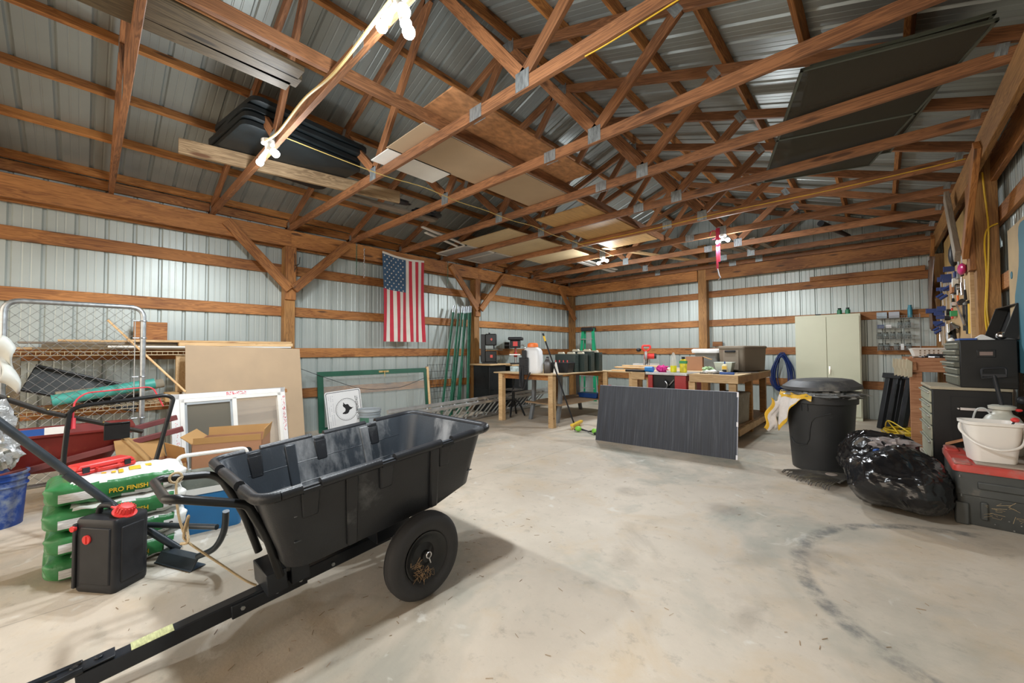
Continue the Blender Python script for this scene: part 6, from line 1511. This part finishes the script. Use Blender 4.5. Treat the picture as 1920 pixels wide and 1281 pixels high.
tool('work_light', 'shiny silver clamp lamp with a white bulb cover low on the tool board', 6.7, 1.50, lambda t: parts(t, ('reflector', CHROME, MB().lathe([(.02, 0), (.03, .02), (.08, .09), (.085, .10)], 20, T(-.06, 0, .0, rad(20), rad(150), 0))), ('arm', BLK, MB().tube([(-.05, -.02, .0), (-.03, .04, -.18)], .018, 8)), ('bulb', WHT, MB().ball((-.05, .05, -.20), .04, 12))), 'lamp')
random.seed(77)
for i in range(14):      # more small tools filling the board
    y = 5.95 + .19 * i + random.uniform(-.04, .04); z = random.choice((1.42, 1.58, 1.80, 1.93, 2.06)); m_ = random.choice((STEEL, BLK, REDW, CBLU, BLKM, STEEL)); r_ = random.uniform(.015, .04)
    w1 = random.choice(['open wrench', 'long screwdriver', 'flat file', 'curved scraper', 'paint brush']); cm = {id(STEEL): 'steel', id(BLK): 'black', id(REDW): 'wood-handled', id(CBLU): 'blue', id(BLKM): 'black'}[id(m_)]
    def f(t, r=r_, m=m_, w=w1):
        parts(t, ('handle', m, MB().cyl((-.02, 0, -.10), (-.02, .02, 0), r * .6, r * .45, n=8)), ('blade', STEEL, MB().cyl((-.02, .02, 0), (-.02, .03, .11), r * .28, n=6)))
    tool(w1.replace(' ', '_'), f'small {cm} {w1} hung on the board, number ' .replace(', number ', ' ') + 'in ' + ['the near', 'the middle', 'the far'][min(2, i // 5)] + f' part, {["low", "lower middle", "upper middle", "high", "top"][(1.42, 1.58, 1.80, 1.93, 2.06).index(z)]} row', y, z, f)
lb = thing('plastic_sheet', 'crumpled brown plastic sheet hanging at the far end of the tool board', 'sheet', (.62, 8.55, 2.55)); b = MB(); b.grid(lambda u, v: (-.02 - .05 * abs(math.sin(u * 7 + v * 2)), -.22 + .5 * u, -1.05 * v + .02 * math.sin(u * 9)), 16, 20); b.build('film', pm('brown_film', (.16, .10, .07), .35, var=.4, bump=.4, bscale=12), lb, solid=.004)
# blue shape on plywood
bo = thing('cutout_board', 'plywood board painted with a blue bowling-pin shape on the right wall', 'board', (.785, 4.80, 1.02))
b = MB(); b.box(0, .012, -.45, .38, .0, 1.16); b.build('plywood', pm('ply_plain', (.42, .30, .16), .7, var=.1), bo)
BLS = pm('painted_blue', (.04, .15, .20), .6, var=.1)
pin = [(.30 * (a), z) for a, z in ((1, 0), (1.0, .2), (.98, .45), (.9, .60), (.62, .72), (.42, .82), (.34, .95), (.38, 1.05), (.30, 1.11), (.15, 1.13), (0, 1.13))]
poly = [(y - .09, z) for y, z in pin] + [(-y - .09, z) for y, z in pin[::-1]]
b = MB(); b.prism(poly, -.004, 0, Matrix(((0, 0, 1, 0), (1, 0, 0, 0), (0, 1, 0, 0), (0, 0, 0, 1)))); b.build('blue_shape', BLS, bo, smooth=False)
b = MB(); b.cyl((-.004, .28, .78), (.0, .28, .78), .03, n=16, M=Matrix.Diagonal((1, 1, 1.0, 1))); b.build('blue_spot', BLS, bo)
# yellow cords on the wide post
YC = pm('cord_yellow', (.72, .45, .02), .45)
b = MB(); b.tube(spline([(.70, 5.48, 2.80), (.71, 5.485, 2.60), (.725, 5.485, 2.3), (.715, 5.485, 1.9), (.70, 5.485, 1.55), (.72, 5.485, 1.30)], 8), .0065, 6); b.tube(spline([(.78, 5.49, 2.32), (.72, 5.485, 2.28), (.70, 5.485, 2.15), (.705, 5.485, 1.85), (.69, 5.485, 1.5), (.705, 5.485, 1.30)], 8), .0065, 6)
tag(b.build('extension_cord', YC), 'doubled yellow extension cord hanging down the wide right post', 'cord')
DPLK = wood('dark_plank', (0.07, 0.052, 0.028), (0.17, 0.125, 0.07), knot=(.04, .03, .02))
pm_rough = wood('rough_sawn', (0.16, 0.10, 0.05), (0.36, 0.25, 0.14))
# ================================================================ things stored up in the trusses
ZC = 3.047
for i, (x0, y0, x1, y1, z, l) in enumerate(((-3.00, -.9, -2.98, .93, 0, 'leftmost weathered plank lying on the near trusses'), (-2.86, -.9, -2.90, .97, 0, 'middle weathered plank lying on the near trusses'), (-2.74, -.9, -2.80, .95, 0, 'weathered plank nearest the long reddish board'), (-2.84, -.9, -2.95, .9, .042, 'second-layer weathered plank on the near trusses'))):
    beam('stored_plank', (x0, y0, ZC + .02 + z), (x1, y1, ZC + .02 + z), .115, .038, DPLK, label=l, cat='plank', group='weathered planks overhead')
beam('rough_board', (-4.72, .55, ZC + .072), (-4.34, 2.62, ZC + .072), .04, .14, pm_rough, label='rough split board under the dark lids in the trusses', cat='board')
beam('rough_board', (-4.62, 2.05, ZC + .02), (-4.60, 3.35, ZC + .02), .13, .03, GREYW, label='grey board continuing beyond the rough split one', cat='board')
pm_x = 0
DKT = pm('dark_teal_plastic', (.006, .010, .012), .5, var=.3)
lt = thing('tote_lid', 'lowest dark plastic lid of the pile up in the trusses', 'lid', (-4.52, 1.42, ZC + .145), rad(6), group='dark lids in the trusses')
b = MB(); b.loft([[(x * k, y * k, z) for x, y in rrect(.92, 1.15, .08)] for z, k in ((0, .96), (.01, 1), (.05, 1), (.055, .97))]); b.build('panel', DKT, lt)
b = MB()
for i in range(4): b.box(-.25 + i * .15, -.21 + i * .15, -.5, .5, .05, .062)
b.build('ribs', DKT, lt)
for i in range(3): dup(lt, (-4.50 + .03 * i, 1.41 + .02 * i, ZC + .145 + .064 * (i + 1)), rad(6 + 2 * (-1) ** i), ['second', 'third', 'topmost'][i] + ' dark plastic lid of the pile up in the trusses')
b, _ = crumple('', '', '', 0, .2, None, 31, (.9, 1.2, .18), .5, 22, 3); tag(b.build('black_sheet', BLK, loc=(-4.60, 3.2, ZC + .07)), 'black crumpled plastic on the grey board overhead', 'plastic')
b, _ = crumple('', '', '', 0, .12, None, 33, (.6, 1.8, .2), .5, 22, 3); tag(b.build('black_glove', BLK, loc=(-4.42, 2.62, ZC + .06)), 'black flat plastic scrap hanging over the rough board overhead', 'plastic')
def sheet(name, label, x0, x1, y0, y1, z, th, m, rz=0, cat='board'):
    q = MB(); q.box(-(x1 - x0) / 2, (x1 - x0) / 2, -(y1 - y0) / 2, (y1 - y0) / 2, 0, th)
    return tag(q.build(name, m, loc=((x0 + x1) / 2, (y0 + y1) / 2, z), rot=(0, 0, rz), bevel=.001), label, cat)
sheet('overhead_sheet', 'tan hardboard sheet lying on the trusses beyond the near lamps', -3.24, -2.67, 1.82, 4.05, ZC, .006, TAN)
sheet('overhead_sheet', 'white-faced panel under the tan hardboard in the trusses', -3.56, -3.22, 1.84, 2.55, ZC, .008, WHT)
sheet('overhead_sheet', 'white-edged panel on top of the tan hardboard sheet', -3.24, -2.665, 1.84, 4.03, ZC + .008, .014, WHT)
sheet('overhead_sheet', 'orange-brown strand board sheet lying near the truss middle', -2.66, -2.26, 1.80, 3.72, ZC + .092, .012, pm('strand_board', (.42, .20, .085), .75, var=.3, scale=26, stretch=(1, .6, 1)))
OPLY = pm('orange_plywood', (.55, .33, .13), .6, var=.16, scale=6, stretch=(6, .7, 1)); PPLY = pm('pale_plywood', (.56, .43, .25), .65, var=.09, scale=5, stretch=(1, 5, 1), dirt=(.42, .32, .2), dscale=4, dth=.64)
sheet('overhead_sheet', 'orange plywood sheet on the trusses in the middle of the barn', -3.52, -2.67, 4.28, 6.4, ZC, .014, OPLY)
sheet('overhead_sheet', 'pale plywood sheet on the trusses nearer the left wall', -5.20, -4.06, 4.30, 6.75, ZC, .014, PPLY)
sheet('overhead_sheet', 'white trim strip beyond the pale plywood overhead', -4.6, -4.5, 6.6, 8.4, ZC, .02, WHT); sheet('overhead_sheet', 'short white trim strip beside the pale plywood overhead', -4.42, -4.34, 6.7, 8.2, ZC, .02, WHT)
for i, (y0, y1) in enumerate(((3.4, 5.2), (3.6, 5.0))): beam('white_strip', (-5.0 - .2 * i, y0, ZC + .03), (-5.5 - .15 * i, y1, ZC + .03), .05, .02, WHT, label=['longer', 'shorter'][i] + ' white strip lying over the window screens overhead', cat='strip')
def wscreen(name, label, x0, x1, y0, y1, z, m, fm, bar=False, fr=.03):
    t = thing(name, label, 'screen', ((x0 + x1) / 2, (y0 + y1) / 2, z)); w, d = (x1 - x0) / 2, (y1 - y0) / 2; q = MB()
    for a in ((-w, w, -d, -d + fr), (-w, w, d - fr, d), (-w, -w + fr, -d, d), (w - fr, w, -d, d)): q.box(*a, 0, .018)
    if bar: q.box(-w, w, -.012, .012, 0, .015)
    q.build('frame', fm, t); q = MB(); q.box(-w + fr, w - fr, -d + fr, d - fr, .006, .009); q.build('mesh', m, t); return t
wscreen('window_screen', 'white-framed window screen on the trusses above the green fence posts', -6.12, -5.24, 4.46, 5.9, ZC, clear('screen_grey', (.13, .14, .13), .78, .8), WHT, True)
DS = clear('screen_dark', (.060, .055, .040), .80, .9)
ds_ = wscreen('door_screen', 'large dark mesh door screen lying across the right-hand trusses', -.46, .46, -.98, .98, 0, DS, pm('screen_frame_dark', (.10, .12, .10), .5), True, .016); ds_.location = (-.20, 4.28, ZC + .01); ds_.rotation_euler = (0, 0, rad(17))
ds2 = wscreen('door_screen', 'second dark mesh screen under the large one, shifted to the right', -.42, .42, -.9, .9, 0, DS, _M['screen_frame_dark'], False, .016); ds2.location = (-.10, 4.22, ZC + .034); ds2.rotation_euler = (0, 0, rad(13))
ds_.parent = None
# cords along the trusses
b = MB(); pts = spline([(-1.70, .975, 2.90), (-2.3, .965, 2.84), (-2.8, .97, 2.90), (-3.3, .965, 2.87), (-3.65, .97, 2.93)], 8); b.tube(pts, .009, 6)
tag(b.build('near_lamp_cord', pm('cord_cream', (.70, .55, .25), .5)), 'cream cord strung along the nearest truss between its two lamps', 'cord')
b = MB(); pts = [(-3.55, 1.06, 2.97)]
for i in range(3, 9): pts += [(-3.55 - .03 * (i % 2), TY[i + 3] - .457, 2.965), (-3.55, TY[i + 3], 2.94)]
b.tube(spline(pts, 5), .0045, 6); tag(b.build('long_lamp_cord', pm('cord_pale', (.55, .40, .13), .5)), 'yellow cord running lengthwise under the trusses left of the middle', 'cord')
b = MB(); y = TY[10] - .025; b.tube(spline([(-3.7, y, 3.0), (-2.6, y, 2.985), (-1.4, y, 3.0), (-.4, y, 2.985), (.62, y, 3.0)], 8), .0045, 6); tag(b.build('truss_cord', YC), 'yellow cord stapled along the truss that ends at the wide right post', 'cord')
b = MB(); y = TY[6] - .0; b.tube(spline([(-1.25, y, 2.95), (-1.1, y, 2.945), (-.9, y, 2.95), (-.7, y, 2.955)], 8), .004, 6); tag(b.build('near_truss_cord', YC), 'yellow cord under the second truss at the upper right', 'cord')
# red ratchet strap
rs = thing('ratchet_strap', 'red ratchet strap hanging from a truss beside the far right lamp', 'strap', (-1.80, 6.537, 3.05)); RS = pm('strap_red', (.36, .01, .04), .6, var=.1)
b = MB()
for dx, z1 in ((0, -.62), (.03, -.50)): b.box(dx - .014, dx + .014, -.004 - dx * .3, .0 - dx * .3, z1, .02)
b.tube([(-.05 + .05 * math.cos(a), 0, -.07 + .07 * math.sin(a)) for a in [PI * k / 5 for k in range(-3, 6)]], .006, 4)
b.build('webbing', RS, rs); b = MB(); b.tube([(0, 0, -.60), (.02, 0, -.70), (.04, 0, -.74), (.01, 0, -.78)], .012, 6); b.build('hook', STEEL, rs)
# dark bundle at the right eave and wood scraps at the gable
b = MB(); b.cyl((-.62, 7.42, ZC + .045), (-.35, 8.5, ZC + .03), .045, .03, n=10); tag(b.build('dark_bundle', BLK), 'dark rolled bundle lying on the far right trusses', 'bundle')
for i in range(4): beam('gable_scrap', (-2.3 + .25 * i, 7.6, ZC + .02 + .02 * (i % 2)), (-2.0 + .2 * i, 8.9, ZC + .02 + .02 * (i % 2)), .09, .02, GREYW, label=['first', 'second', 'third', 'fourth'][i] + ' grey board from the left on the last trusses before the back wall', cat='board', group='grey boards before the gable')
beam('lateral_brace', (-3.62, 6.3, ZC + .02), (-2.72, 8.8, ZC + .02), .09, .035, PALEW, label='pale brace board slanting over the far trusses', cat='board')
# floor litter: bits of straw
b = MB(); random.seed(12)
for _ in range(260):
    if random.random() < .5: x = random.uniform(-3.2, .4); y = random.uniform(.2, 5)
    else: x = random.uniform(-2.9, -1.4); y = random.uniform(0, 2.2)
    a = random.uniform(0, PI); l = random.uniform(.01, .035); b.tube([(x, y, .0015), (x + l * math.cos(a), y + l * math.sin(a), .0025)], random.uniform(.0006, .0014), 3)
tag(b.build('floor_straw', pm('straw3', (.30, .20, .11), .9, var=.4, scale=2)), 'scattered bits of straw and leaf on the concrete floor', 'litter', kind='stuff')
# ---------------------------------------------------------------- lamp clusters
BULB = emit('lit_bulb', (0.93, 0.97, 1.0), 60)
def lamp(name_label, x, y, z, bulbs):
    t = thing('lamp_cluster', name_label, 'lamp', (x, y, z), group='LED lamp clusters on the trusses')
    b = MB(); b.cyl((0, 0, 0.03), (0, 0, 0.0), 0.05, n=20); b.cyl((0, 0, 0.0), (0, 0, -0.05), 0.022, n=12)
    for (dx, dy, dz) in bulbs: b.cyl((0, 0, -0.04), (dx * .45, dy * .45, dz * .45 - 0.02), 0.017, n=10)
    b.build('lamp_socket', WHT, t)
    for (dx, dy, dz) in bulbs:
        q = MB(); q.cyl((dx * .42, dy * .42, dz * .42 - 0.02), (dx * .75, dy * .75, dz * .75 - .02), 0.018, 0.028, n=14)
        q.build('bulb_base', WHT, t)
        q = MB(); q.ball((dx, dy, dz - 0.02), 0.030, 14)
        q.build('bulb', BULB, t)
        ld = bpy.data.lights.new('bulb_light', 'SPOT'); ld.energy = LAMP_W; ld.spot_size = rad(172); ld.spot_blend = 0.25; ld.color = (0.90, 0.96, 1.0); ld.shadow_soft_size = 0.05
        lo = bpy.data.objects.new('bulb_light', ld); C.objects.link(lo); lo.parent = t; lo.location = (dx, dy, dz - 0.085)
        ld = bpy.data.lights.new('bulb_side_glow', 'POINT'); ld.energy = LAMP_W * 0.30; ld.color = (0.90, 0.96, 1.0); ld.shadow_soft_size = 0.05
        lo = bpy.data.objects.new('bulb_side_glow', ld); C.objects.link(lo); lo.parent = t; lo.location = (dx, dy, dz - 0.085)
lamp('two-bulb lamp on the truss at the upper left, in front of the dark lids', -3.69, 1.0, 2.93, [(-0.22, 0, -0.06), (0.2, 0, -0.13)])
lamp('three-bulb lamp at the top of the picture nearest the camera', -1.68, 1.0, 2.93, [(-0.15, 0, -0.05), (0.06, 0.0, -0.10), (0.1, 0, -0.22)])
lamp('two-bulb lamp far down the barn near the left, above the drill press', -3.77, 6.54, 2.925, [(-0.09, 0, -0.05), (0.09, 0, -0.03)])
lamp('two-bulb lamp far down the barn hanging beside the red strap', -1.72, 6.54, 2.925, [(-0.07, 0, -0.05), (0.07, 0, -0.04)])
